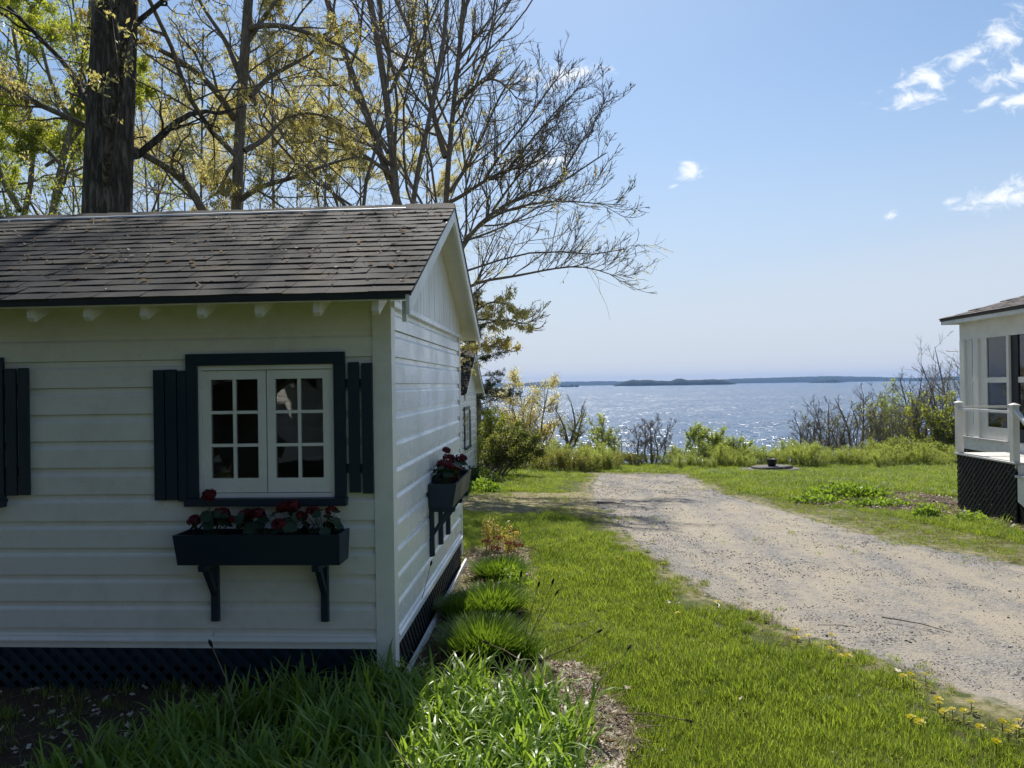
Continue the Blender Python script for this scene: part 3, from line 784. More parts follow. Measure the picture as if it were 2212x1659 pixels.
# ------------------------------------------------------------------ window boxes with geraniums
def window_box(mp, u0, u1, zt, brackets, label):
    a = mp((u0 + u1) / 2, 0.15, zt - 0.21)
    root = thing('window_box', a, label, 'window box', 'navy window boxes')
    def lp(pts, name, mat, par=root):      # hexahedron from 8 (u,o,z) corners
        MB().add([mp(*p) for p in pts], [(0, 3, 2, 1), (4, 5, 6, 7), (0, 1, 5, 4), (1, 2, 6, 5), (2, 3, 7, 6), (3, 0, 4, 7)]).build(name, mat, par)
    def hb(ua, ub, oa, ob, za, zb, name, mat, par=root):
        return lp([(ua, oa, za), (ub, oa, za), (ub, ob, za), (ua, ob, za), (ua, oa, zb), (ub, oa, zb), (ub, ob, zb), (ua, ob, zb)], name, mat, par)
    h = 0.21; ob, ot = 0.235, 0.275; w = 0.018; zb = zt - h
    lp([(u0 + .012, ob - w, zb), (u1 - .012, ob - w, zb), (u1 - .012, ob, zb), (u0 + .012, ob, zb), (u0, ot - w, zt), (u1, ot - w, zt), (u1, ot, zt), (u0, ot, zt)], 'front_panel', navy)
    for s in (0, 1):
        e0, e1 = (u0, u0 + w) if s == 0 else (u1 - w, u1)
        d = .012 if s == 0 else -.012
        lp([(e0 + d, .022, zb + .001), (e1 + d, .022, zb + .001), (e1 + d, ob - w - .001, zb + .001), (e0 + d, ob - w - .001, zb + .001), (e0, .022, zt - .001), (e1, .022, zt - .001), (e1, ot - w - .001, zt - .001), (e0, ot - w - .001, zt - .001)], 'end_panel', navy)
    hb(u0 + .035, u1 - .035, .0205, .036, zb + .002, zt - .002, 'back_panel', navy)
    hb(u0 + .032, u1 - .032, .037, ob - w - .004, zb + .003, zb + .02, 'bottom_panel', navy)
    lp([(u0 + .03, .037, zb + .021), (u1 - .03, .037, zb + .021), (u1 - .03, ob - w - .004, zb + .021), (u0 + .03, ob - w - .004, zb + .021), (u0 + .021, .037, zt - .045), (u1 - .021, .037, zt - .045), (u1 - .021, ot - w - .014, zt - .052), (u0 + .021, ot - w - .014, zt - .052)], 'soil', soil_mat)
    for bu in brackets:
        mb = MB(); t = .024
        def hx(pts): mb.add([mp(*p) for p in pts], [(0, 3, 2, 1), (4, 5, 6, 7), (0, 1, 5, 4), (1, 2, 6, 5), (2, 3, 7, 6), (3, 0, 4, 7)])
        zc = zb - .002
        hx([(bu - t, .019, zc - .44), (bu + t, .019, zc - .44), (bu + t, .062, zc - .43), (bu - t, .062, zc - .43), (bu - t, .019, zc - .042), (bu + t, .019, zc - .042), (bu + t, .062, zc - .042), (bu - t, .062, zc - .042)])
        hx([(bu - t, .019, zc - .041), (bu + t, .019, zc - .041), (bu + t, .245, zc - .041), (bu - t, .245, zc - .041), (bu - t, .019, zc), (bu + t, .019, zc), (bu + t, .255, zc), (bu - t, .255, zc)])
        q = t * .8
        hx([(bu - q, .063, zc - .25), (bu + q, .063, zc - .25), (bu + q, .20, zc - .043), (bu - q, .20, zc - .043), (bu - q, .063, zc - .19), (bu + q, .063, zc - .19), (bu + q, .155, zc - .043), (bu - q, .155, zc - .043)])
        mb.build('bracket', navy, root)
    return root
def make_leaf_mesh():
    mb = MB(); n = 14; vs = [(0, 0, 0)]; 
    for i in range(n):
        a = 2 * math.pi * i / n + .22; r = 1.0 * (1 + .09 * math.cos(i * math.pi)) * (0.80 if i in (0, n - 1) else 1)
        vs.append((r * math.cos(a), r * math.sin(a), 0.22 + .08 * math.sin(i * 2.1)))
    mb.add(vs, [(0, i + 1, (i + 1) % n + 1) for i in range(n)])
    return mb.mesh('leaf', smooth=True)
def make_head_mesh(seed, k=75):
    r = random.Random(seed); mb = MB()
    for i in range(k):
        z = r.uniform(-.55, 1); a = r.uniform(0, 2 * math.pi); s = math.sqrt(1 - min(1, z * z))
        n = Vector((s * math.cos(a), s * math.sin(a), z * .85)); c = n * r.uniform(.72, 1.0)
        t = n.orthogonal().normalized(); t = Matrix.Rotation(r.uniform(0, 6.28), 3, n) @ t; b = n.cross(t); q = r.uniform(.26, .36)
        up = n * .10
        mb.add([c - t * q, c - b * q + up, c + t * q, c + b * q - up * .5, c + n * .02], [(0, 1, 4), (1, 2, 4), (2, 3, 4), (3, 0, 4)])
    return mb.mesh('flower_head')
LEAF_ME = make_leaf_mesh(); HEAD_ME = [make_head_mesh(i) for i in range(3)]
stem_m = leaf_mat('green_stem', (0.035, 0.06, 0.03), (0.06, 0.09, 0.04), 0.1, 0.6, 'obj')
def geranium(base, label, seed, heads, nleaf=11, spread=.13, hgt=.17):
    r = random.Random(seed); base = Vector(base)
    root = thing('geranium', base, label, 'flower', 'red geraniums in the window boxes')
    mb = MB()
    for hx, hy, hz, hr in heads:
        tip = base + Vector((hx, hy, hz)); m = base.lerp(tip, .5) + Vector((r.uniform(-.02, .02), r.uniform(-.02, .02), .02))
        mb.tube([base - Vector((0, 0, .03)), m, tip], [.0045, .0035, .003], 5)
        o = link_mesh('flower_head', r.choice(HEAD_ME), petal, root, (hx, hy, hz)); o.scale = (hr, hr, hr * .9); o.rotation_euler = (r.uniform(-.4, .4), r.uniform(-.4, .4), r.uniform(0, 6))
    for i in range(nleaf + 7):
        a = r.uniform(0, 6.28); d = spread * math.sqrt(r.uniform(.05, 1)); z = r.uniform(.02, hgt)
        p = Vector((d * math.cos(a), d * math.sin(a) * .75, z))
        mb.tube([base - Vector((0, 0, .03)), base + p * .6 + Vector((0, 0, .01)), base + p], [.003, .0025, .002], 4)
        o = link_mesh('leaf', LEAF_ME, lf_ger, root, p); s = r.uniform(.032, .052); o.scale = (s, s, s)
        tilt = r.uniform(.2, 1.25); o.rotation_euler = (0, tilt, a)
    mb.build('stem', stem_m, root)
    return root
FM1 = lambda u, o, z: (u, 5.30 - o, z)
EM1 = lambda u, o, z: (-1.17 + o, u, z)
window_box(FM1, -2.60, -1.46, 1.125, (-2.415, -1.635), 'navy window box with red geraniums under the shaded front window')
window_box(EM1, 6.68, 7.86, 1.245, (6.76, 7.27, 7.76), 'navy window box with red geraniums on the bright side wall')
gz = 1.08
geranium((-2.37, 5.14, gz), 'leftmost red geranium in the shaded front box, with a tall bloom above the sill', 1, [(-.02, -.02, .30, .055), (-.12, -.03, .13, .05), (.06, .0, .17, .06), (.15, -.02, .13, .04)], 12)
geranium((-2.08, 5.15, gz), 'second red geranium from the left in the shaded front box', 2, [(-.07, .0, .16, .05), (.02, -.02, .17, .055), (.20, -.01, .21, .05)], 11)
geranium((-1.82, 5.14, gz), 'second red geranium from the right in the shaded front box', 3, [(.0, .0, .22, .06), (-.06, -.04, .10, .065), (.06, -.01, .15, .05)], 10)
geranium((-1.61, 5.15, gz), 'rightmost red geranium in the shaded front box, with large round leaves', 4, [(-.06, -.02, .19, .048), (.06, -.01, .19, .042)], 13, .12, .19)
sz = 1.20
geranium((-1.03, 6.92, sz), 'nearest red geranium in the side wall box', 5, [(-.03, .03, .19, .055), (.05, -.02, .18, .045), (.0, .12, .31, .042)], 13, .13, .17)
geranium((-1.02, 7.22, sz), 'middle red geranium in the side wall box', 6, [(-.02, .0, .22, .06), (.06, .0, .13, .05), (.04, -.1, .05, .05)], 12, .13, .17)
geranium((-1.02, 7.60, sz), 'farthest red geranium in the side wall box', 7, [(.05, .0, .18, .062), (-.03, .08, .14, .05)], 10, .12, .15)

# ------------------------------------------------------------------ house on the right with the stair landing
def at_x(px, py, X):
    r = ray(px, py); return Vector((0, 0, CAM_Z)) + r * (X / r.x)
def right_house():
    HX = 8.15; Y1 = 16.12; Y0 = 9.2; XE = 12.4; ZF = 0.94
    root = thing('porch_house', (HX, 14.0, -0.25), 'white porch house with grey shingle roof at the right edge', 'house')
    P = lambda px: at_x(px, 830, HX).y
    Z = lambda px, py: at_x(px, py, HX).z
    top = 3.17
    ze0, zm0, zm1, zg1 = Z(2150, 923), Z(2150, 826.5), Z(2150, 815), Z(2150, 712)
    wl = sbox(HX, HX + .09, Y0, Y1, top - .30, top + .12).build('west_wall', white_v, root)
    sbox(HX - .03, HX + .05, Y0, Y1 + .02, ZF - .24, ZF - .012).build('skirt_board', white_y, wl)
    sbox(HX - .06, HX + .05, Y0, Y1 + .04, ZF - .011, ZF + .012).build('sill', deckmat, wl)
    def post(a, b, o=0.03, name='post', mat=white_v): sbox(HX - o, HX + .09, min(a, b), max(a, b), ZF + .013, top - .301).build(name, mat, wl)
    post(P(2077), P(2087), .03)
    post(P(2105.5), P(2116), .03)
    def panel(p0, p1, st, mat=white_v, rail=True, nm='window', zb=None, hin=0.0):
        a, b = sorted((P(p0), P(p1))); a += .002; b -= .002
        zb = zb or ze0; mb = MB(); o0, o1 = HX + .01 + hin, HX + .05 + hin
        mb.box(o0, o1, a, a + st[1], ZF + .014, top - .302); mb.box(o0, o1, b - st[0], b, ZF + .014, top - .302)
        mb.box(o0, o1, a + st[1], b - st[0], ZF + .014, zb); mb.box(o0, o1, a + st[1], b - st[0], zg1, top - .302)
        w = mb.build(nm, mat, wl)
        sbox(o0, o1 - .01, a + st[1], b - st[0], zm0, zm1).build('rail', mat if not rail else white_v, w)
        for z0, z1 in ((zb, zm0), (zm1, zg1)):
            sbox(HX + .028 + hin, HX + .032 + hin, a + st[1], b - st[0], z0, z1).build('pane', glass, w)
    d = lambda p, q: abs(P(p) - P(q))
    panel(2087, 2105.5, (d(2087, 2099.5), .01))
    panel(2116, 2177, (d(2116, 2131), .015))
    post(P(2177), P(2182), .02, 'mullion')
    panel(2182, 2270, (d(2182, 2197), .16), darkgreen, True, 'door', None, .01)
    ya = P(2270)
    while ya > Y0 + 1.2:
        sbox(HX - .03, HX + .09, ya - .12, ya, ZF + .013, top - .301).build('post', white_v, wl)
        mb = MB(); mb.box(HX + .01, HX + .05, ya - 1.3, ya - .121, ZF + .014, ze0); mb.box(HX + .01, HX + .05, ya - 1.3, ya - .121, zg1, top - .302)
        w = mb.build('window', white_v, wl)
        sbox(HX + .028, HX + .032, ya - 1.3, ya - .121, ze0, zg1).build('pane', glass, w)
        ya -= 1.3
    sbox(HX, HX + .09, Y0, ya, ZF + .013, top - .301).build('wall_panel', white_v, wl)
    # north wall with a wide window, far walls, floor
    nw = MB(); wx0, wx1 = HX + 1.02, HX + 3.0
    nw.box(HX + .091, wx0, Y1 - .08, Y1, ZF, top); nw.box(wx1, XE, Y1 - .08, Y1, ZF, top); nw.box(wx0, wx1, Y1 - .08, Y1, ZF, ze0 + .05); nw.box(wx0, wx1, Y1 - .08, Y1, zg1 - .02, top)
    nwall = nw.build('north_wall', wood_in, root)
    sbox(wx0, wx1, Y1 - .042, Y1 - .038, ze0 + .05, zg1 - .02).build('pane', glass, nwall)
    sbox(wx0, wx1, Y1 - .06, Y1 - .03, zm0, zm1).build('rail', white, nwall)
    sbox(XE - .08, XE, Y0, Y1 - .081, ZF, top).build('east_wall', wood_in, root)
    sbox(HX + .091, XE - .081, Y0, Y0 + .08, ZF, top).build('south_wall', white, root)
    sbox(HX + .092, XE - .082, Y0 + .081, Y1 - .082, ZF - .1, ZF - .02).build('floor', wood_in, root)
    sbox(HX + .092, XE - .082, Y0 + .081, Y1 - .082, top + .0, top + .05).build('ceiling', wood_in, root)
    # hip roof
    ov = .26; xa, xb, ya_, yb = HX - ov, XE + ov, Y0 - ov, Y1 + ov; zt = 3.33; s = .33
    hw = (xb - xa) / 2; zr_ = zt + s * hw; xm = (xa + xb) / 2
    rf = MB().add([(xa, ya_, zt), (xb, ya_, zt), (xb, yb, zt), (xa, yb, zt), (xm, ya_ + hw, zr_), (xm, yb - hw, zr_), (xa, ya_, zt - .05), (xb, ya_, zt - .05), (xb, yb, zt - .05), (xa, yb, zt - .05)],
                  [(0, 1, 4), (1, 2, 5, 4), (2, 3, 5), (3, 0, 4, 5), (0, 6, 7, 1), (1, 7, 8, 2), (2, 8, 9, 3), (3, 9, 6, 0), (6, 9, 8, 7)]).build('roof', shingle2, root)
    ang = math.atan(s); L = math.hypot(hw, s * hw); k = 0
    while k * .14 < L - .1:
        q = k * .14 - .02; ya2 = ya_ + max(q, 0) * math.cos(ang); yb2 = yb - max(q, 0) * math.cos(ang)
        y = yb2 - (k % 3) * .3
        first = True
        while y > max(ya2 + .2, 12.0):
            w = .95 if not first or k % 3 == 0 else .95 - 0
            y_hi = min(y, yb2); y_lo = max(y - .95, ya2)
            if y_hi - y_lo > .05:
                o = link_mesh('shingle_strip', build_cabin.strips[k % 7], None, rf, (xa + q * math.cos(ang) - HX, y_hi - 14.0, zt + q * math.sin(ang) + .25 + .001))
                o.rotation_mode = 'XYZ'
                o.rotation_euler = (Matrix.Rotation(-math.pi / 2, 3, 'Z') @ Matrix.Rotation(ang, 3, 'X')).to_euler()
                o.scale = ((y_hi - y_lo) / .95, 1, 1)
                o.material_slots[0].link = 'OBJECT'; o.material_slots[0].material = shingle2
            y -= .95; first = False
        k += 1
    sbox(xa + .02, xa + .045, ya_ + .02, yb - .02, zt - .12, zt - .052).build('fascia_board', white_y, rf)
    sbox(xa + .02, xb - .02, yb - .045, yb - .02, zt - .12, zt - .052).build('fascia_board', white, rf)
    sbox(xa + .046, HX, ya_ + .05, yb - .05, zt - .118, zt - .10).build('soffit', white_y, rf)
    sbox(HX + .001, XE, Y1 + .0, yb - .05, zt - .118, zt - .10).build('soffit', white, rf)
    MB().tube([(HX - .02, Y1 - .02, 2.66), (HX - .20, Y1 + .05, 2.655), (HX - .24, Y1 + .05, 2.68)], .008, 6).build('hook', white_v, root)
    # skirt lattice under the house
    sk = sbox(HX + .03, HX + .06, Y0, 14.0, -.35, ZF - .24).build('skirt', darkgreen, root)
    lattice(sk, darkgreen, 0, HX - .0, 14.1, Y1, -.38, ZF - .242, .12, .045, .01, -1)
    sbox(HX + .1, XE, Y1 - .06, Y1 - .02, -.4, ZF - .1).build('skirt_panel', darkgreen, sk)
    # landing and stairs
    st = thing('stair_landing', (7.6, 13.6, -.2), 'raised white landing with railing, dark lattice skirt and stairs beside the porch house', 'landing')
    LX, LY0, LY1, LZ = 7.10, 12.42, 14.20, .78
    n = 8; w = (HX - .07 - LX + .04) / n
    for i in range(n): sbox(LX - .04 + i * w, LX - .04 + (i + 1) * w - .006, LY0 - .03, LY1 + .03, LZ - .025, LZ).build('deck_board', deckmat, st)
    sbox(LX, HX - .07, LY0, LY0 + .03, LZ - .14, LZ - .026).build('rim_board', white, st)
    sbox(LX + .02, HX - .07, LY1 - .03, LY1, LZ - .14, LZ - .026).build('rim_board', darkgreen, st)
    sbox(LX + .02, LX + .05, LY0 + .031, LY1 - .031, LZ - .14, LZ - .026).build('rim_board', darkgreen, st)
    for py in (LY1 - .06, LY0 + .06):
        p = sbox(LX - .03, LX + .07, py - .05, py + .05, LZ + .001, LZ + .88).build('newel_post', white_v, st)
        c = (LX + .02, py); z = LZ + .881
        MB().add([(c[0] - .062, c[1] - .062, z), (c[0] + .062, c[1] - .062, z), (c[0] + .062, c[1] + .062, z), (c[0] - .062, c[1] + .062, z), (c[0] - .062, c[1] - .062, z + .02), (c[0] + .062, c[1] - .062, z + .02), (c[0] + .062, c[1] + .062, z + .02), (c[0] - .062, c[1] + .062, z + .02), (c[0], c[1], z + .05)],
                 [(0, 3, 2, 1), (0, 1, 5, 4), (1, 2, 6, 5), (2, 3, 7, 6), (3, 0, 4, 7), (4, 5, 8), (5, 6, 8), (6, 7, 8), (7, 4, 8)]).build('post_cap', white_v, p)
    sbox(LX - .005, LX + .045, LY0 + .111, LY1 - .111, LZ + .76, LZ + .80).build('rail', white_y, st)
    sbox(LX + .071, HX - .03, LY1 - .085, LY1 - .035, LZ + .79, LZ + .83).build('rail', white, st)
    lat = sbox(LX + .06, LX + .12, LY0 + .05, LY0 + .11, -.3, LZ - .14).build('skirt', darkgreen, st)
    sbox(LX + .06, LX + .12, LY1 - .11, LY1 - .05, -.3, LZ - .14).build('skirt_post', darkgreen, lat)
    lattice(lat, darkgreen, 0, LX + .02, LY0, LY1, -.30, LZ - .03, .108, .045, .010, -1)
    lattice(lat, darkgreen, 1, LY1 - .0, LX + .03, HX - .08, -.30, LZ - .14, .108, .045, .010, -1)
    # stairs coming down towards the viewer
    steps = 4; rise = (LZ + .18) / (steps + 1); run = .28
    for i in range(steps):
        z = LZ - rise * (i + 1); y = LY0 - .03 - run * (i + 1)
        sbox(LX - .03, HX - .1, y, y + run + .02, z - .035, z).build('tread', deckmat, st)
        sbox(LX + .02, HX - .12, y + run - .01, y + run + .01, z + .001, z + rise - .037).build('riser', white, st)
    pl = [(LY0 - .03, LZ - .20), (LY0 - .03, LZ - .48)]
    yb_ = LY0 - .03 - run * steps
    pl = [(LY0 - .03, LZ - .04), (LY0 - .03, LZ - .50), (yb_ + .02, LZ - rise * (steps + .9)), (yb_, LZ - rise * steps - .04)]
    saw = [(LY0 - .031, LZ - .036 - rise)]
    for i in range(steps):
        z = LZ - rise * (i + 1) - .036; y = LY0 - .031 - run * (i + 1)
        saw += [(y, z), (y, z - rise)]
    saw += [(yb_ + .06, LZ - rise * (steps + 1) - .05), (LY0 - .031, LZ - rise * 2 - .22)]
    MB().prism(saw, 0, LX + .001, LX + .04).build('stringer', white_y, st)
    MB().prism(saw, 0, HX - .16, HX - .12).build('stringer', white_y, st)
    pb = sbox(LX - .02, LX + .06, yb_ - .02, yb_ + .06, -.22, LZ - rise * steps + .82).build('newel_post', white_v, st)
    z0, z1 = LZ + .84, LZ - rise * steps + .74
    MB().prism([(LY0 + .01, z0), (LY0 + .01, z0 - .06), (yb_ + .04, z1 - .06), (yb_ + .04, z1)], 0, LX - .01, LX + .05).build('handrail', white_y, st)
    for yl in (LY0 - .04,):
        lattice(lat, darkgreen, 0, LX + .05, yl - .9, yl, -.30, -.02, .108, .045, .010, -1, dirs=(-1, 1))
        lattice(lat, darkgreen, 0, LX + .05, yl - .42, yl, -.018, .22, .108, .045, .010, -1, dirs=(-1, 1))
right_house()
# ------------------------------------------------------------------ trees
def resample(pts, m):
    pts = np.asarray(pts, float); d = np.r_[0, np.cumsum(np.linalg.norm(np.diff(pts, axis=0), axis=1))]
    t = np.linspace(0, d[-1], m); out = np.stack([np.interp(t, d, pts[:, i]) for i in range(3)], -1)
    for _ in range(2): out[1:-1] = 0.25 * out[:-2] + 0.5 * out[1:-1] + 0.25 * out[2:]
    return out
def tubes(P, R, k):
    """P (N,m,3) R (N,m) -> verts, quads"""
    N, m, _ = P.shape
    T = np.empty_like(P); T[:, 1:-1] = P[:, 2:] - P[:, :-2]; T[:, 0] = P[:, 1] - P[:, 0]; T[:, -1] = P[:, -1] - P[:, -2]
    T /= np.linalg.norm(T, axis=2, keepdims=True) + 1e-9
    ref = np.array([0.31, 0.22, 0.925]); steep = np.abs(T.mean(1) @ ref) > 0.8
    rf = np.where(steep[:, None], np.array([0.93, 0.33, -0.1]), ref)[:, None, :]
    A = np.cross(T, rf); A /= np.linalg.norm(A, axis=2, keepdims=True) + 1e-9; B = np.cross(T, A)
    w = 2 * np.pi * np.arange(k) / k
    V = P[:, :, None, :] + R[:, :, None, None] * (A[:, :, None, :] * np.cos(w)[None, None, :, None] + B[:, :, None, :] * np.sin(w)[None, None, :, None])
    i = np.arange(N * m * k).reshape(N, m, k)
    a = i[:, :-1, :]; b = np.roll(a, -1, 2); d = i[:, 1:, :]; c = np.roll(d, -1, 2)
    return V.reshape(-1, 3), np.stack([a, b, c, d], -1).reshape(-1, 4)
def unit(v): return v / (np.linalg.norm(v, axis=-1, keepdims=True) + 1e-9)
def branch_out(rng, P, R, n, t0, ang, ratio, segs, wig, trop, rr, rmin=.003, t1=1.0, shape=.55, bias=None, lmin=.05):
    N, m, _ = P.shape
    plen = np.linalg.norm(np.diff(P, axis=1), axis=2).sum(1)
    cnt = rng.poisson(n, N) if n < 4 else np.maximum(1, (n * (0.75 + 0.5 * rng.rand(N)))).astype(int)
    idx = np.repeat(np.arange(N), cnt); M = len(idx)
    t = t0 + (t1 - t0) * rng.rand(M); f = t * (m - 1); i = np.clip(f.astype(int), 0, m - 2); fr = (f - i)[:, None]
    p = P[idx, i] * (1 - fr) + P[idx, i + 1] * fr
    T = unit(P[idx, i + 1] - P[idx, i]); r = R[idx, i] * (1 - fr[:, 0]) + R[idx, i + 1] * fr[:, 0]
    Q = rng.normal(size=(M, 3))
    if bias is not None: Q = Q + np.asarray(bias)
    Q = unit(Q - (Q * T).sum(1, keepdims=True) * T)
    a = np.radians(rng.uniform(ang[0], ang[1], M))[:, None]
    D = np.cos(a) * T + np.sin(a) * Q
    L = np.maximum(ratio * plen[idx] * (1 - shape * (t - t0) / max(1e-6, t1 - t0)) * rng.uniform(.6, 1.3, M), lmin)
    out = np.empty((M, segs + 1, 3)); out[:, 0] = p
    for s in range(segs):
        D = unit(D + rng.normal(size=(M, 3)) * wig + np.array([0, 0, trop]))
        out[:, s + 1] = out[:, s] + D * (L / segs)[:, None]
    r0 = np.maximum(np.minimum(r * rr, L * 0.02 + .002), rmin)
    RR = r0[:, None] * np.linspace(1, .38, segs + 1)[None, :]
    return out, np.maximum(RR, rmin * .6)
def leaf_quads(rng, pts, per, size, droop, spread, aspect=.38):
    M = len(pts) * per
    p = np.repeat(pts, per, 0) + rng.normal(size=(M, 3)) * spread
    ax = unit(rng.normal(size=(M, 3)) + np.array([0, 0, -droop]))
    sd = unit(np.cross(ax, rng.normal(size=(M, 3)))); L = (size * rng.uniform(.6, 1.3, M))[:, None]; W = L * aspect
    nrm = np.cross(ax, sd)
    V = np.stack([p, p + ax * L * .45 + sd * W * .5 + nrm * L * .08, p + ax * L, p + ax * L * .45 - sd * W * .5 + nrm * L * .08], 1).reshape(-1, 3)
    return V, np.arange(M * 4).reshape(M, 4)
def sample_pts(rng, P, count, t0=.2):
    N, m, _ = P.shape
    i = rng.randint(0, N, count); f = (t0 + (1 - t0) * rng.rand(count)) * (m - 1); j = np.clip(f.astype(int), 0, m - 2); fr = (f - j)[:, None]
    return P[i, j] * (1 - fr) + P[i, j + 1] * fr
def cat(parts):
    vs, fs, n = [], [], 0
    for v, f in parts: vs.append(v); fs.append(f + n); n += len(v)
    return np.concatenate(vs), np.concatenate(fs)
def make_tree(name, label, category, stems, levels, seed, wood, leaf=None, group=None, sides=(12, 6, 4, 3, 3), nlev_trunk=2):
    """stems: list of (points, r0, r1). leaf: dict(mat,count,per,size,droop,spread, level, zmax)"""
    rng = np.random.RandomState(seed)
    m = 14
    P = np.stack([resample(s[0], m) for s in stems]); R = np.stack([np.linspace(s[1], s[2], m) for s in stems])
    base = P[0, 0].copy()
    lv = [(P, R)]
    for L in levels: lv.append(branch_out(rng, *lv[-1], **L))
    root = thing(name, base, label, category, group)
    def mk(nm, ls, mat):
        v, f = cat([tubes(p, r, sides[min(li, len(sides) - 1)]) for li, (p, r) in ls])
        return link_mesh(nm, np_mesh(nm, v - base, f, True), mat, root)
    mk('trunk', [(i, lv[i]) for i in range(min(nlev_trunk, len(lv)))], wood)
    if len(lv) > nlev_trunk: mk('branches', [(i, lv[i]) for i in range(nlev_trunk, len(lv))], wood)
    if leaf:
        parts = []
        for lf in (leaf if isinstance(leaf, list) else [leaf]):
            pts = np.concatenate([sample_pts(rng, lv[q][0], int(lf['count'] / len(lf.get('levels', (-1,)))), lf.get('t0', .2)) for q in lf.get('levels', (-1,))])
            if 'keep' in lf: pts = pts[lf['keep'](pts, rng)]
            v, f = leaf_quads(rng, pts, lf.get('per', 3), lf['size'], lf.get('droop', 1.0), lf.get('spread', .03), lf.get('aspect', .38))
            link_mesh('crown', np_mesh('crown', v - base, f), lf['mat'], root)
    return root
def lvl(n, t0, ang, ratio, segs, wig, trop, rr, **k): return dict(n=n, t0=t0, ang=ang, ratio=ratio, segs=segs, wig=wig, trop=trop, rr=rr, **k)
def stem(pts, Y, r0, r1, dy=0.0, root=False):
    ps = [at_y(px, py, Y + dy * i / max(1, len(pts) - 1)) for i, (px, py) in enumerate(pts)]
    ps = [np.array(p) for p in ps]
    if root:
        b = ps[0].copy(); b[2] = zgf(b[0], b[1]) - .15; b[0] = ps[0][0] + (ps[0][0] - ps[1][0]) * .15
        ps = [b] + ps
    return (ps, r0, r1)
def crest(g, lo, hi): return None

# great oak right behind the cabin
oak = [stem([(229, 468), (238, 280), (246, 100), (250, 0), (258, -150), (262, -330)], 12.0, .43, .30, root=True),
       ([at_y(256, -120, 12), at_y(330, -250, 11.8), at_y(450, -330, 11.5), at_y(600, -420, 11.3), at_y(720, -560, 11.2)], .20, .06),
       ([at_y(258, -220, 12), at_y(320, -420, 12.5), at_y(420, -600, 13), at_y(520, -820, 13.5)], .20, .05),
       ([at_y(250, -60, 12), at_y(150, -180, 11.5), at_y(20, -260, 11), at_y(-150, -360, 10.6)], .17, .05),
       ([at_y(262, -330, 12), at_y(250, -560, 12), at_y(290, -800, 12.3)], .26, .07)]
make_tree('oak_tree', 'massive oak trunk with ridged bark rising behind the cabin roof', 'tree', oak,
          [lvl(7, .35, (35, 70), .38, 7, .2, .05, .5), lvl(6, .25, (30, 60), .45, 5, .25, .05, .6), lvl(4, .2, (30, 60), .5, 4, .25, .02, .6)], 21, bark_oak,
          dict(mat=lf_gold, count=2500, per=3, size=.09, droop=1.3, spread=.05), sides=(28, 6, 4, 3, 3), nlev_trunk=1)
# maple whose long bough crosses in front of the oak
cross = [stem([(506, 457), (514, 322), (521, 203), (531, 101), (538, 0), (545, -140), (556, -300), (600, -560), (680, -900)], 15.0, .135, .055, root=True),
         stem([(443, 466), (406, 389), (355, 355), (294, 325), (203, 281), (135, 247), (0, 190), (-80, 150)], 13.6, .075, .03, -2.6),
         stem([(518, 433), (558, 403), (643, 382), (720, 350), (790, 335)], 15, .06, .015, -.8),
         stem([(541, 210), (575, 169), (626, 142), (673, 118), (720, 60)], 15, .06, .015, .6),
         stem([(506, 257), (474, 203), (423, 152), (338, 101), (257, 71), (190, 60)], 15, .07, .02, -3.2),
         stem([(535, 61), (592, 51), (660, 68), (745, 101), (800, 150)], 15, .06, .015, -1.2),
         stem([(512, 345), (490, 372), (470, 420), (452, 425)], 15, .05, .015, -.6),
         stem([(528, 325), (580, 298), (600, 262), (660, 240), (740, 262)], 15, .06, .015, 1.2),
         stem([(524, 180), (490, 90), (440, 20), (400, -60)], 15, .06, .02, .5),
         stem([(534, 90), (590, 10), (640, -60)], 15, .06, .02, .5)]
make_tree('maple_tree', 'slender dark maple with drooping golden leaves just right of the great oak', 'tree', cross,
          [lvl(13, .12, (30, 65), .34, 7, .2, .05, .5, lmin=.5), lvl(9, .12, (30, 60), .5, 5, .22, .02, .5, rmin=.005), lvl(6, .1, (30, 65), .55, 2, .25, -.03, .6, rmin=.004)], 22, bark,
          dict(mat=lf_gold, count=7500, per=4, size=.054, droop=1.6, spread=.026, levels=(-1, -2)), nlev_trunk=2)
# double maple right of the middle
t2 = [stem([(868, 445), (850, 380), (838, 330), (842, 200), (835, 110), (795, 0), (770, -100), (740, -350), (760, -760)], 19, .120, .053, root=True),
      stem([(872, 445), (895, 350), (925, 290), (945, 240), (960, 120), (985, -200), (950, -480), (960, -760)], 19, .088, .022, root=True),
      stem([(862, 445), (830, 370), (795, 240), (745, 120), (700, 0), (640, -300), (610, -720)], 19, .096, .038, 1.0),
      stem([(850, 380), (780, 330), (700, 300), (640, 310)], 19, .056, .015, -1),
      stem([(842, 200), (880, 120), (900, 0)], 19, .048, .015, .5),
      stem([(838, 330), (760, 200), (690, 160), (620, 170)], 19, .056, .015, .5)]
make_tree('golden_maple_tree', 'many-stemmed maple with dense golden leaves behind the roof ridge', 'tree', t2,
          [lvl(14, .12, (30, 60), .38, 7, .2, .05, .5, lmin=.6), lvl(9, .12, (30, 60), .5, 5, .2, .03, .5, rmin=.006), lvl(6, .1, (30, 60), .55, 2, .22, .02, .6, rmin=.005)], 23, bark,
          dict(mat=lf_gold, count=9500, per=4, size=.056, droop=1.5, spread=.028, levels=(-1, -2), keep=lambda p, r: r.rand(len(p)) < np.clip(1.25 - (p[:, 2] - 3) / 9.0, .12, 1)), nlev_trunk=2)
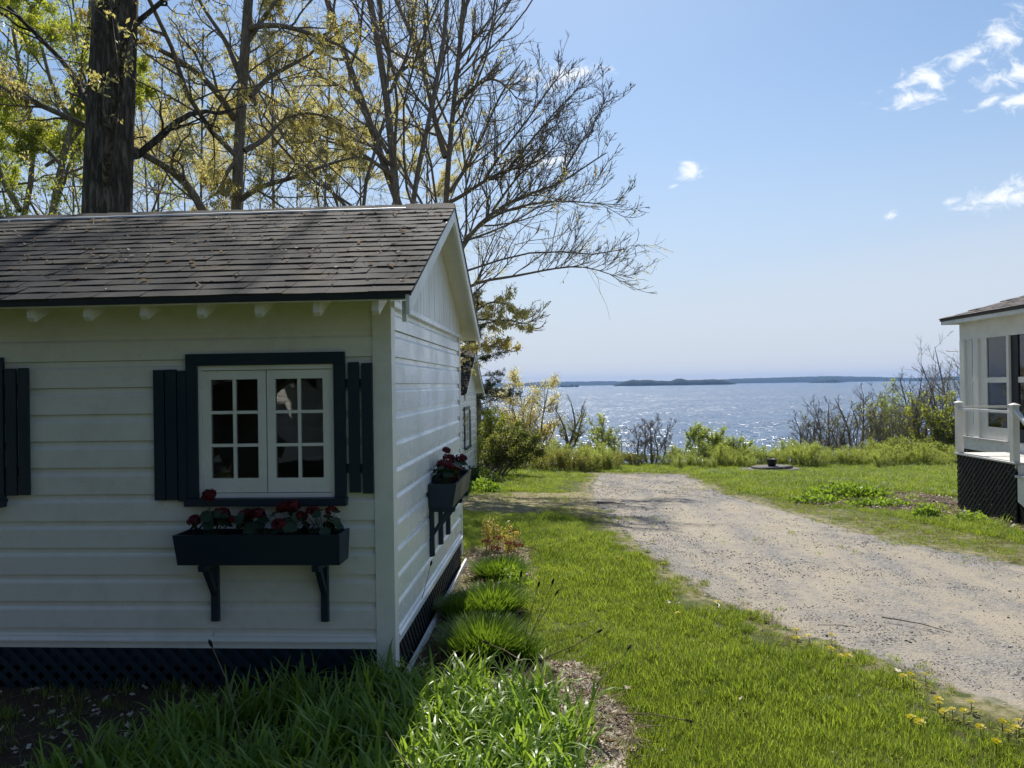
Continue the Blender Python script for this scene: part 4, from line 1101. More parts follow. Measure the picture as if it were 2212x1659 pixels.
# tall tree with bare outer branches against the sky
t3 = [stem([(958, 460), (969, 338), (979, 237), (982, 169), (996, 101), (1004, 0), (1012, -130), (1010, -260)], 22, .120, .038, root=True),
      stem([(962, 340), (941, 271), (928, 203), (901, 101), (853, 0), (820, -100)], 22, .088, .030, .8),
      stem([(972, 437), (1012, 416), (1046, 389), (1097, 366), (1165, 352), (1215, 300)], 22, .060, .015, -1.0),
      stem([(972, 415), (1023, 338), (1045, 290), (1062, 244), (1095, 180), (1130, 130)], 22, .060, .015, .8),
      stem([(985, 560), (1012, 508), (1063, 457), (1148, 413), (1199, 406), (1262, 360), (1310, 330)], 22, .068, .015, -1.5),
      stem([(1005, 515), (1063, 464), (1140, 440), (1219, 432), (1283, 440), (1354, 443)], 21.6, .048, .009, .8),
      stem([(980, 640), (1030, 606), (1100, 600), (1190, 580), (1262, 572), (1350, 604)], 21.5, .048, .009, -.6),
      stem([(980, 230), (1020, 190), (1060, 165), (1095, 185), (1120, 220)], 22, .056, .011, -.8),
      stem([(990, 130), (1025, 85), (1060, 40), (1095, 0)], 22, .056, .011, .6),
      stem([(1000, 30), (1030, -40), (1060, -120)], 22, .048, .015, .4),
      stem([(1046, 389), (1090, 320), (1140, 260), (1180, 200), (1235, 130)], 21.8, .044, .007, .4),
      stem([(1097, 366), (1150, 300), (1200, 240), (1250, 190)], 21.6, .040, .007, -.4),
      stem([(1199, 406), (1240, 330), (1280, 270), (1305, 220)], 21.2, .036, .007, .3),
      stem([(1063, 457), (1110, 390), (1170, 330), (1210, 250)], 21.8, .040, .007, .4),
      stem([(960, 700), (1010, 690), (1060, 690), (1130, 705)], 20.5, .048, .009, -.6)]
make_tree('spreading_tree', 'tall tree reaching bare twiggy branches over the bay', 'tree', t3,
          [lvl(19, .1, (22, 58), .46, 9, .10, .07, .5, lmin=1.0, bias=(.3, 0, .5), rmin=.010), lvl(10, .08, (20, 50), .40, 5, .12, .06, .6, bias=(0, 0, .4), rmin=.008), lvl(3.9, .15, (20, 48), .42, 2, .15, .04, .65, rmin=.0065)], 24, bark,
          dict(mat=lf_gold, count=6500, per=4, size=.058, droop=1.3, spread=.03, levels=(-1, -2), keep=lambda p, r: r.rand(len(p)) < np.clip(0.75 - (p[:, 0] + 2.4) * .30, .03, 1) * np.clip(1.4 - (p[:, 2] - 3) / 9.0, .12, 1)), nlev_trunk=2)
make_tree('leafy_bough_tree', 'thin tree with golden leafy sprays beside the cabin gable', 'tree',
          [stem([(965, 800), (985, 690), (1010, 640), (1060, 600)], 18.0, .05, .02, root=True), stem([(985, 730), (1040, 700), (1090, 690), (1140, 700)], 18, .03, .008, -.3), stem([(980, 760), (1040, 745), (1080, 750), (1110, 760)], 18, .03, .008, .3), stem([(1015, 680), (1060, 650), (1110, 660), (1135, 690)], 18, .03, .008, .3)],
          [lvl(10, .15, (25, 60), .34, 5, .2, .02, .55, lmin=.2), lvl(6, .15, (25, 60), .5, 4, .22, 0, .6)], 25, bark,
          dict(mat=lf_gold, count=1500, per=3, size=.08, droop=1.3, spread=.035, levels=(-1, -2)), nlev_trunk=1)
# green leaved trees at the far left
gl = [stem([(102, 467), (129, 389), (142, 321), (149, 254), (180, 190), (192, 100), (200, -40)], 18, .13, .05, root=True),
      stem([(149, 254), (110, 180), (90, 100), (60, 0)], 18, .06, .02, .8), stem([(142, 321), (190, 260), (240, 200), (300, 160)], 18, .05, .015, 1.5),
      stem([(135, 360), (80, 300), (20, 270), (-60, 250)], 18, .05, .015, -.8)]
LV_LEAFY = [lvl(14, .12, (30, 65), .4, 7, .2, .05, .5, lmin=.6), lvl(8, .12, (30, 60), .5, 5, .22, .02, .55), lvl(5, .1, (30, 60), .5, 2, .25, 0, .6)]
make_tree('green_maple_tree', 'leaning dark trunk with fresh green leaves left of the great oak', 'tree', gl, LV_LEAFY, 26, bark, dict(mat=lf_green, count=11000, per=3, size=.085, droop=.9, spread=.06, levels=(-1, -2)))
gl2 = [stem([(37, 470), (68, 420), (98, 359), (75, 305), (60, 220), (30, 120), (20, 0)], 20, .12, .04, root=True), stem([(98, 359), (140, 330), (160, 280), (180, 200)], 20, .05, .015, .8), stem([(45, 455), (10, 400), (-20, 320), (-40, 200)], 20, .09, .03, .5), stem([(70, 280), (20, 220), (-40, 180)], 20, .05, .015, -.6)]
make_tree('crooked_maple_tree', 'crooked green-leaved tree at the far left edge', 'tree', gl2, LV_LEAFY, 27, bark, dict(mat=lf_green, count=11000, per=3, size=.085, droop=.9, spread=.06, levels=(-1, -2)))
# thinner trees farther back in the grove
def back_tree(px, py, Y, lean, top, seed, mat, label, n=4500, r=.065):
    base = [(px, py), (px + lean * .3, py - 90), (px + lean * .7, py - 220), (px + lean, top)]
    st_ = [stem(base, Y, r, r * .35, root=True)]
    rr = random.Random(seed)
    for k in range(4):
        t = .15 + .2 * k; x0 = px + lean * t; y0 = py + (top - py) * t * .8; s = -1 if k % 2 else 1
        st_.append(stem([(x0, y0), (x0 + s * 40, y0 - 50), (x0 + s * 80, y0 - rr.uniform(70, 150))], Y, r * .45, .012, rr.uniform(-1.5, 1.5)))
    make_tree('grove_tree', label, 'tree', st_, [lvl(11, .12, (30, 65), .4, 6, .2, .05, .5, lmin=.6), lvl(7, .12, (30, 60), .5, 4, .25, .02, .55), lvl(3.6, .1, (30, 60), .5, 2, .25, 0, .6)], seed, bark,
              dict(mat=mat, count=int(n * .75), per=3, size=.068, droop=1.3, spread=.05, levels=(-1, -2)), 'grove trees behind the cabin')
back_tree(433, 455, 24, 6, 60, 31, lf_gold, 'thin forked grove tree between the great oak and the dark maple')
back_tree(340, 458, 27, 12, 120, 32, lf_gold, 'thin grove tree close to the right edge of the great oak')
back_tree(591, 455, 20, -4, 150, 33, lf_gold, 'thin grove tree with a short thick trunk right of the dark maple')
back_tree(700, 452, 27, 15, 60, 34, lf_gold, 'thin grove tree between the dark maple and the golden maple', 5000)
back_tree(780, 450, 31, -10, 120, 35, lf_gold, 'faint far grove tree just left of the golden maple', 5000)
back_tree(-40, 470, 25, 60, 60, 36, lf_green, 'green grove tree cut by the left edge of the picture', 6000)
back_tree(320, 458, 33, -20, 170, 37, lf_olive, 'faint far grove tree behind the right side of the great oak', 5000)
back_tree(520, 458, 33, 30, 180, 38, lf_gold, 'faint far grove tree directly behind the dark maple', 5000)
back_tree(255, 462, 36, 5, 210, 40, lf_gold, 'faint far grove tree hidden half behind the great oak trunk', 7000)
back_tree(400, 458, 36, -10, 230, 42, lf_gold, 'faint far low grove tree left of the dark maple', 8000)
back_tree(640, 456, 34, 10, 230, 43, lf_gold, 'faint far low grove tree between dark and golden maple', 8000)
back_tree(560, 457, 38, 10, 260, 44, lf_olive, 'faintest low grove tree right of the dark maple trunk', 8000)
back_tree(920, 470, 30, 10, 250, 45, lf_gold, 'low golden grove tree behind the roof ridge end', 8000)
back_tree(730, 456, 38, -10, 260, 46, lf_olive, 'faintest low grove tree behind the golden maple', 8000)
back_tree(160, 470, 30, -10, 120, 39, lf_green, 'green grove tree filling the gap left of the great oak', 6000)

# ------------------------------------------------------------------ conifer by the second cabin
def conifer(px, Y, ztop, label, seed, nb=46, reach=3.0, zlo=.12):
    rng = np.random.RandomState(seed)
    x = pxx(px, Y); z0 = zgf(x, Y); H = ztop - z0; base = np.array([x, Y, z0])
    root = thing('pine_tree', base, label, 'tree')
    v, f = tubes(np.array([[(0, 0, -.2), (0.05, 0, H * .35), (-.03, .02, H * .7), (0, 0, H)]]), np.array([[.17, .13, .08, .02]]), 8)
    link_mesh('trunk', np_mesh('trunk', v, f, True), bark, root)
    t = np.sort(rng.uniform(zlo, .98, nb)); az = rng.uniform(0, 2 * np.pi, nb); L = reach * (1.08 - t) * rng.uniform(.6, 1.25, nb) + .25
    m = 7; P = np.empty((nb, m, 3)); P[:, 0] = np.stack([0 * t, 0 * t, t * H], -1); D = np.stack([np.cos(az), np.sin(az), .15 + 0 * t], -1)
    for s in range(m - 1):
        D = unit(D + rng.normal(size=(nb, 3)) * .12 + np.array([0, 0, -.03 if s < 3 else .09])); P[:, s + 1] = P[:, s] + D * (L / (m - 1))[:, None]
    R = np.maximum(.012 * L[:, None] * np.linspace(1, .3, m)[None], .006)
    tw, twr = branch_out(rng, P, R, 14, .2, (35, 70), .26, 3, .12, .03, .6, .004, lmin=.12)
    tw[:, :, 2] = tw[:, :1, 2] + (tw[:, :, 2] - tw[:, :1, 2]) * .45
    v, f = cat([tubes(P, R, 5), tubes(tw, twr, 3)]); link_mesh('branches', np_mesh('branches', v, f, True), bark, root)
    pts = np.concatenate([sample_pts(rng, tw, nb * 120, .1), sample_pts(rng, P, nb * 25, .3)])
    v, f = leaf_quads(rng, pts, 3, .11, -.5, .02, .16)
    link_mesh('crown', np_mesh('crown', v, f), needle, root)
conifer(1028, 27, 5.4, 'dark pine with flat boughs beside the second cabin', 41, 60, 2.6)

# ------------------------------------------------------------------ bank: trees and shrubs along the edge
def bank_tree(px, ytop, Y, label, seed, nstem=2, wid=40, r=.05, leaf=None, wood=None, name='bank_tree', lev=None, lean=0, group='bare trees along the bank', base_y=None, category='tree'):
    rr = random.Random(seed); x = pxx(px, Y); z0 = zgf(x, Y)
    top = at_y(px, ytop, Y); H = (top.z - z0) * 1.06; sc = Y / 1662
    st_ = []
    for k in range(nstem):
        a = (k - (nstem - 1) / 2) / max(1, nstem - 1) if nstem > 1 else 0
        dx = (a * 1.6 * wid + lean + rr.uniform(-.12, .12) * wid) * sc; dyy = rr.uniform(-.5, .5) * wid * sc
        h = H * rr.uniform(.8, 1.0) if nstem > 1 else H
        pts = [(x + a * .1 * nstem, Y, z0 - .15), (x + a * .15 * nstem + dx * .15, Y + dyy * .15, z0 + h * .3), (x + dx * .55 + rr.uniform(-.1, .1), Y + dyy * .5, z0 + h * .65), (x + dx, Y + dyy, z0 + h)]
        st_.append(([np.array(p) for p in pts], r * rr.uniform(.7, 1.1), .010))
    lev = lev or [lvl(15, .16, (28, 62), .42, 6, .10, .05, .55, lmin=.35), lvl(8, .12, (28, 58), .42, 4, .12, .05, .6), lvl(5, .1, (25, 55), .45, 2, .15, .03, .65)]
    lev = [dict(q, rmin=(.008, .006, .0048, .004)[i]) for i, q in enumerate(lev)]; r = r * 1.35
    return make_tree(name, label, category, st_, lev, seed, wood or bark_grey, leaf, group, sides=(7, 4, 3, 3, 3))
olf = lambda n, m=lf_olive, s=.07: dict(mat=m, count=n, per=2, size=s, droop=.2, spread=.04, levels=(-1, -2), aspect=.5)
bank_tree(1405, 910, 26.2, 'small bare tree standing alone on the bank in front of the water', 51, 5, 62, .04)
bank_tree(1338, 958, 26.4, 'thin dead sapling left of the lone bare tree', 52, 1, 12, .02, lev=[lvl(6, .3, (25, 60), .25, 4, .2, .05, .6)])
bank_tree(1740, 895, 28, 'leftmost thin bare tree of the right-hand thicket', 53, 2, 28, .04)
bank_tree(1790, 868, 29, 'bare branching tree second from the left of the right-hand thicket', 54, 3, 55, .05)
bank_tree(1858, 836, 30, 'rounded bare tree crown standing clear in the right-hand thicket', 55, 3, 50, .08, lev=[lvl(13, .3, (30, 60), .36, 6, .14, .05, .55, lmin=.3), lvl(7, .15, (25, 50), .45, 4, .16, .05, .6), lvl(4, .1, (25, 55), .5, 3, .2, .04, .65)])
bank_tree(1905, 862, 29, 'slim tree with pale green leaves in the right-hand thicket', 56, 3, 30, .05, olf(900, lf_lime))
bank_tree(1935, 850, 30, 'pale green leaved tree in the middle of the right-hand thicket', 57, 3, 32, .05, olf(1500, lf_lime))
bank_tree(1975, 812, 30, 'tallest dark bare tree left of the porch house', 58, 4, 45, .09, wood=bark)
bank_tree(2008, 862, 28, 'tree with a yellow-green leafy top left of the porch house', 59, 3, 36, .05, olf(1800, lf_green))
bank_tree(2060, 752, 31, 'large bare tree partly hidden by the porch house', 60, 4, 75, .10, lev=[lvl(14, .25, (30, 60), .36, 6, .14, .06, .55, lmin=.3), lvl(7, .15, (25, 50), .45, 4, .16, .05, .6), lvl(4, .1, (25, 55), .5, 3, .2, .04, .65)])
bank_tree(2045, 900, 27.5, 'dense dark green bush beside the porch house', 61, 5, 40, .04, [olf(900, lf_dkgreen, .07), olf(900, lf_green, .07)], name='bank_shrub', category='shrub', group='bank shrubs')
for k, (px, yt, Y) in enumerate(((1765, 905, 28.5), (1820, 890, 29), (1880, 880, 28.2), (1925, 885, 27.6), (1965, 870, 28.4), (2030, 830, 29.5), (2095, 800, 30), (2160, 790, 30))):
    bank_tree(px, yt, Y, 'grey-brown twiggy sapling, ' + ['first', 'second', 'third', 'fourth', 'fifth', 'sixth', 'seventh', 'eighth'][k] + ' from the left in the right-hand thicket', 70 + k, 6, 44, .022, olf(420, lf_olive, .05), name='thicket_sapling', group='undergrowth saplings in the thicket',
              lev=[lvl(13, .1, (22, 55), .38, 5, .12, .06, .6, lmin=.25), lvl(8, .1, (25, 55), .45, 3, .15, .04, .65)])
# left part of the bank
bank_tree(1140, 834, 29, 'rounded yellow-green leafy tree above the hedge on the left', 81, 4, 55, .07, dict(mat=lf_gold, count=5200, per=2, size=.065, droop=.4, spread=.09, levels=(-1, -2), aspect=.5), wood=bark, group=None)
bank_tree(1092, 842, 31, 'bare pinkish-grey tree between the pine and the yellow-green tree', 82, 5, 60, .07)
bank_tree(1055, 900, 26, 'small green-leaved tree beside the second cabin wall', 83, 4, 35, .05, dict(mat=lf_green, count=2200, per=2, size=.08, droop=.3, spread=.05, levels=(-1, -2), aspect=.5), group=None)
crook = [stem([(1208, 1012), (1216, 985), (1238, 945), (1244, 915), (1236, 880), (1232, 866)], 27, .085, .015, root=True), stem([(1228, 962), (1222, 935), (1212, 905), (1200, 885)], 27, .05, .012, .3), stem([(1218, 985), (1240, 965), (1248, 945), (1252, 920), (1262, 890)], 27, .05, .012, -.3), stem([(1242, 925), (1255, 900), (1258, 875)], 27, .035, .01, .2)]
make_tree('crooked_bank_tree', 'crooked double-trunked tree leaning over the left hedge', 'tree', crook, [lvl(13, .2, (25, 60), .36, 5, .16, .09, .55, lmin=.3), lvl(6, .15, (25, 50), .45, 4, .16, .06, .6), lvl(4, .1, (25, 55), .5, 3, .2, .04, .65)], 84, bark,
          dict(mat=lf_olive, count=1500, per=2, size=.07, droop=.3, spread=.04, levels=(-1, -2), aspect=.5, keep=lambda p, r: r.rand(len(p)) < np.clip(1.2 - (p[:, 2] + .2) * .9, 0.02, 1)), sides=(8, 4, 3, 3))
bank_tree(1293, 905, 27.5, 'slim pale green sapling at the right end of the left hedge', 85, 2, 14, .03, olf(700, lf_lime), group=None)
bank_tree(1312, 935, 27, 'small leafy sapling beside the slim pale green one', 86, 3, 22, .025, olf(600, lf_lime), group=None)
for k, (px, yt) in enumerate(((1502, 925), (1532, 926), (1558, 945), (1592, 952))):
    bank_tree(px, yt, 26.8, ['upright pale green shrub, leftmost of the four by the stone slabs', 'upright pale green shrub, tallest of the four by the stone slabs', 'upright pale green shrub, third of the four by the stone slabs', 'small pale green shrub nearest the stone slabs'][k], 90 + k, 5, 30, .02, olf(900, lf_lime, .065), name='upright_shrub', category='shrub', group='upright shrubs by the slabs',
              lev=[lvl(10, .2, (18, 38), .34, 4, .1, .12, .6, lmin=.2), lvl(5, .1, (20, 45), .4, 3, .15, .1, .65)])
# vase-shaped bush leaning right beside the second cabin
bx, by = ground(1066, 1030)
bs = []
rr = random.Random(5)
for k in range(13):
    a = k / 12; ex, ey = 1052 + 118 * a + rr.uniform(-8, 8), 958 - 42 * math.sin(a * 2.6) + 38 * a * a + rr.uniform(-6, 6)
    e = at_y(ex, ey, by + rr.uniform(-.9, .9)); b = Vector((bx + (a - .5) * .35, by + rr.uniform(-.15, .15), zgf(bx, by) - .1))
    bs.append(([np.array(b), np.array(b.lerp(e, .4) + Vector((0.0, 0, .12))), np.array(e)], .028, .008))
make_tree('vase_bush', 'dark green vase-shaped bush leaning right beside the second cabin', 'bush', bs, [lvl(12, .25, (20, 50), .34, 4, .14, .06, .6, lmin=.2), lvl(6, .1, (25, 55), .5, 3, .18, .03, .65)], 101, bark,
          [dict(mat=lf_dkgreen, count=3600, per=2, size=.06, droop=-.2, spread=.06, levels=(-1, -2), aspect=.5), dict(mat=lf_olive, count=5200, per=2, size=.06, droop=-.2, spread=.04, levels=(-1, -2), aspect=.5)], sides=(5, 3, 3), nlev_trunk=1)
# low hedge shrubs: three prototypes copied along the edge
def hedge_proto(seed, mat, H, W, n):
    rng = random.Random(seed); st_ = []
    for k in range(15):
        a = rng.uniform(0, 6.28); d = math.sqrt(rng.random()) * W; h = H * rng.uniform(.65, 1.05) * (1 - .35 * (d / W) ** 2)
        st_.append(([np.array((d * .45 * math.cos(a), d * .45 * math.sin(a), -.15)), np.array((d * .75 * math.cos(a), d * .75 * math.sin(a), h * .5)), np.array((d * math.cos(a) * 1.05, d * math.sin(a) * 1.05, h))], .012, .004))
    return make_tree('hedge_shrub', 'x', 'shrub', st_, [lvl(11, .12, (18, 45), .38, 4, .14, .08, .6, lmin=.12), lvl(4, .1, (20, 50), .45, 2, .18, .06, .65)], seed, bark,
                     dict(mat=mat, count=n, per=2, size=.05, droop=-.6, spread=.06, levels=(-1, -2), aspect=.4, t0=.2), 'hedge shrubs along the top of the bank', sides=(4, 3, 3), nlev_trunk=1)
protos = [hedge_proto(111, lf_lime, .95, .75, 2200), hedge_proto(112, lf_lime, .8, .8, 2000), hedge_proto(113, lf_olive, .9, .75, 2200)]
spots = []
rr = random.Random(77)
HL = 'lime-green shrub in the hedge right of the drive'
for px in range(1442, 2110, 22): spots.append((px, rr.uniform(24.6, 25.6), rr.choice((0, 1, 0, 1, 0)), rr.uniform(.32, .6), HL))
for px in range(1450, 2140, 34): spots.append((px, rr.uniform(26.0, 26.8), rr.choice((0, 1)), rr.uniform(.4, .75), HL))
for px in range(2110, 2420, 45): spots.append((px, rr.uniform(25, 26), rr.choice((0, 1)), rr.uniform(.4, .7), HL))
H2 = 'olive-green shrub in the hedge left of the drive'
for px in range(1165, 1320, 24): spots.append((px, rr.uniform(23.6, 24.6), rr.choice((2, 1, 2)), rr.uniform(.5, .8) * (1.0 if px < 1300 else .7), H2))
for px in range(1040, 1300, 34): spots.append((px, rr.uniform(25.2, 26.2), rr.choice((2, 1)), rr.uniform(.6, .95), H2))
H3 = 'low dull shrub at the drive end'
for px in range(1318, 1400, 20): spots.append((px, rr.uniform(25.6, 26.3), 2, rr.uniform(.35, .5), H3))
usedp = set()
ORD = ['first', 'second', 'third', 'fourth', 'fifth', 'sixth', 'seventh', 'eighth', 'ninth', 'tenth', 'eleventh', 'twelfth', 'thirteenth', 'fourteenth', 'fifteenth', 'sixteenth', 'seventeenth', 'eighteenth', 'nineteenth', 'twentieth']
def ordw(n): return ORD[n] if n < 20 else ['twenty-' + ORD[n - 20], 'thirty-' + ORD[n - 30]][n >= 30] if n not in (29,) else 'thirtieth'
rowc = {}
for px, Y, k, s, lb_ in spots:
    o = protos[k] if k not in usedp else copy_tree(protos[k]); usedp.add(k)
    x = pxx(px, Y); o.location = (x, Y, zgf(x, Y)); o.rotation_euler = (0, 0, rr.uniform(0, 6.28)); o.scale = (s * 1.15, s * 1.15, s * rr.uniform(.9, 1.1))
    key = (lb_, Y > (25.8 if lb_ is HL else 25.0)); n_ = rowc.get(key, 0); rowc[key] = n_ + 1
    o['label'] = lb_ + (', ' + ordw(n_) + ' from left' + ('' if lb_ is H3 else ', back row' if key[1] else ', front row'))
# ------------------------------------------------------------------ stone slabs with a black pot
sx, sy = at_y(1665, 1010, 23.6).x, 23.6; zs = zgf(sx, sy)
def slab(nm, lb_, cx, cz, rx, ry, th, seed, tilt):
    r = random.Random(seed); pl = [(cx + rx * math.cos(a) * r.uniform(.88, 1.08), sy + ry * math.sin(a) * r.uniform(.85, 1.1)) for a in [2 * math.pi * i / 11 for i in range(11)]]
    t = thing(nm, (cx, sy, cz), lb_, 'slab', 'stone slabs at the lawn edge')
    mb = MB(); n = len(pl); zf = lambda p: tilt * (p[0] - cx)
    mb.add([(p[0], p[1], cz + zf(p)) for p in pl] + [(p[0], p[1], cz + th * .7 + zf(p)) for p in pl] + [(cx + (p[0] - cx) * .95, sy + (p[1] - sy) * .95, cz + th + zf(p)) for p in pl],
           [tuple(range(n - 1, -1, -1)), tuple(range(2 * n, 3 * n))] + [(i, (i + 1) % n, n + (i + 1) % n, n + i) for i in range(n)] + [(n + i, n + (i + 1) % n, 2 * n + (i + 1) % n, 2 * n + i) for i in range(n)])
    mb.build('stone', stone_mat, t)
slab('stone_slab', 'wide flat grey stone slab at the bottom of the pair on the lawn edge', sx, zs - .02, 1.0, .55, .09, 1, 0.0)
slab('stone_slab', 'smaller stone slab on top of the wide one, under the black pot', sx + .02, zs + .075, .6, .42, .07, 2, .02)
pot = thing('black_pot', (sx + .03, sy, zs + .15), 'small black pot with a handle on the stone slabs', 'pot')
prof = [(.0, .0), (.11, .0), (.135, .08), (.15, .17), (.165, .19), (.165, .205), (.14, .205), (.13, .16), (.0, .15)]
mb = MB(); n = 14
vs = [(sx + .03 + r_ * math.cos(2 * math.pi * j / n), sy + r_ * math.sin(2 * math.pi * j / n), zs + .15 + z_) for r_, z_ in prof for j in range(n)]
mb.add(vs, [(i * n + j, i * n + (j + 1) % n, (i + 1) * n + (j + 1) % n, (i + 1) * n + j) for i in range(len(prof) - 1) for j in range(n)])
mb.build('bowl', iron, pot, True)
MB().tube([(sx - .12, sy, zs + .34), (sx - .10, sy, zs + .44), (sx - .03, sy, zs + .39), (sx + .10, sy, zs + .38), (sx + .17, sy, zs + .34)], .012, 5).build('handle', iron, pot)
# ------------------------------------------------------------------ ground cover
SRC = {}
def scatter(name, label, pts, rot, scl, idx, sources, kind='stuff'):
    me = bpy.data.meshes.new(name); n = len(pts)
    me.vertices.add(n); me.vertices.foreach_set('co', np.asarray(pts, np.float32).ravel())
    a = me.attributes.new('rot', 'FLOAT_VECTOR', 'POINT'); a.data.foreach_set('vector', np.asarray(rot, np.float32).ravel())
    a = me.attributes.new('scl', 'FLOAT_VECTOR', 'POINT'); a.data.foreach_set('vector', np.asarray(scl, np.float32).ravel())
    a = me.attributes.new('idx', 'INT', 'POINT'); a.data.foreach_set('value', np.asarray(idx, np.int32))
    o = bpy.data.objects.new(name, me); COL.objects.link(o)
    tag(o, label, None, None, kind)
    col = bpy.data.collections.new(name + '_source')
    for i, (m, mat) in enumerate(sources):
        so = bpy.data.objects.new('%s_source_%02d' % (name, i), m)
        if not m.materials: m.materials.append(mat)
        col.objects.link(so)
    ng = bpy.data.node_groups.new(name, 'GeometryNodeTree')
    ng.interface.new_socket('Geometry', in_out='INPUT', socket_type='NodeSocketGeometry')
    ng.interface.new_socket('Geometry', in_out='OUTPUT', socket_type='NodeSocketGeometry')
    N = ng.nodes; gi = N.new('NodeGroupInput'); go = N.new('NodeGroupOutput')
    ci = N.new('GeometryNodeCollectionInfo'); ci.inputs['Collection'].default_value = col
    ci.inputs['Separate Children'].default_value = True; ci.inputs['Reset Children'].default_value = True
    ip = N.new('GeometryNodeInstanceOnPoints'); ip.inputs['Pick Instance'].default_value = True
    def na(nm, t):
        q = N.new('GeometryNodeInputNamedAttribute'); q.data_type = t; q.inputs['Name'].default_value = nm
        return [s for s in q.outputs if s.enabled and s.name == 'Attribute'][0]
    l = ng.links
    l.new(gi.outputs[0], ip.inputs['Points']); l.new(ci.outputs[0], ip.inputs['Instance'])
    l.new(na('idx', 'INT'), ip.inputs['Instance Index']); l.new(na('rot', 'FLOAT_VECTOR'), ip.inputs['Rotation']); l.new(na('scl', 'FLOAT_VECTOR'), ip.inputs['Scale'])
    l.new(ip.outputs[0], go.inputs[0])
    md = o.modifiers.new('scatter', 'NODES'); md.node_group = ng
    return o
def blades(rng, base, az, L, W, lean, curl, segs=4, fold=0.0):
    N = len(base); s = np.linspace(0, 1, segs + 1)
    th = lean[:, None] + curl[:, None] * s[None, :] ** 1.5
    dl = (L / segs)[:, None]
    hx = np.concatenate([np.zeros((N, 1)), np.cumsum(np.sin(th[:, :-1]) * dl, 1)], 1); hz = np.concatenate([np.zeros((N, 1)), np.cumsum(np.cos(th[:, :-1]) * dl, 1)], 1)
    ca, sa = np.cos(az)[:, None], np.sin(az)[:, None]
    C = np.stack([base[:, :1] + hx * ca, base[:, 1:2] + hx * sa, base[:, 2:3] + hz], -1)
    w = W[:, None] * np.array([np.interp(q, [0, .15, .55, .85, 1], [.75, 1, .9, .5, .06]) for q in s])[None] * .5
    tw = rng.normal(size=N)[:, None] * .35 * s[None]
    pa = az[:, None] + np.pi / 2 + tw
    S_ = np.stack([np.cos(pa), np.sin(pa), 0 * pa + .12 * np.sin(tw * 3)], -1)
    V = np.stack([C - S_ * w[..., None], C + S_ * w[..., None]], 2).reshape(-1, 3)
    i = np.arange(N * (segs + 1) * 2).reshape(N, segs + 1, 2)
    F = np.stack([i[:, :-1, 0], i[:, :-1, 1], i[:, 1:, 1], i[:, 1:, 0]], -1).reshape(-1, 4)
    return V, F
def clump(seed, n, R, h, w, lean=.5, curl=.9, segs=2):
    r = np.random.RandomState(seed); a = r.rand(n) * 2 * np.pi; d = R * np.sqrt(r.rand(n))
    b = np.stack([d * np.cos(a), d * np.sin(a), np.full(n, -.005)], -1)
    v, f = blades(r, b, r.rand(n) * 2 * np.pi, h * r.uniform(.5, 1.2, n), w * r.uniform(.7, 1.3, n), r.rand(n) * lean, r.rand(n) * curl, segs)
    return np_mesh('grass_clump', v, f, True)
def in_view(x, y, m=1.12):
    # wider than the picture so that a step to the side still shows lawn
    c, s = math.cos(rad(YAW)), math.sin(rad(YAW)); lat = c * x + s * y; d = -s * x + c * y
    return (d > .5) & (np.abs(lat) < d * .6655 * m + 1.2)
rng = np.random.RandomState(9)
CAB = (-6.4, -1.12, 5.3, 9.1)
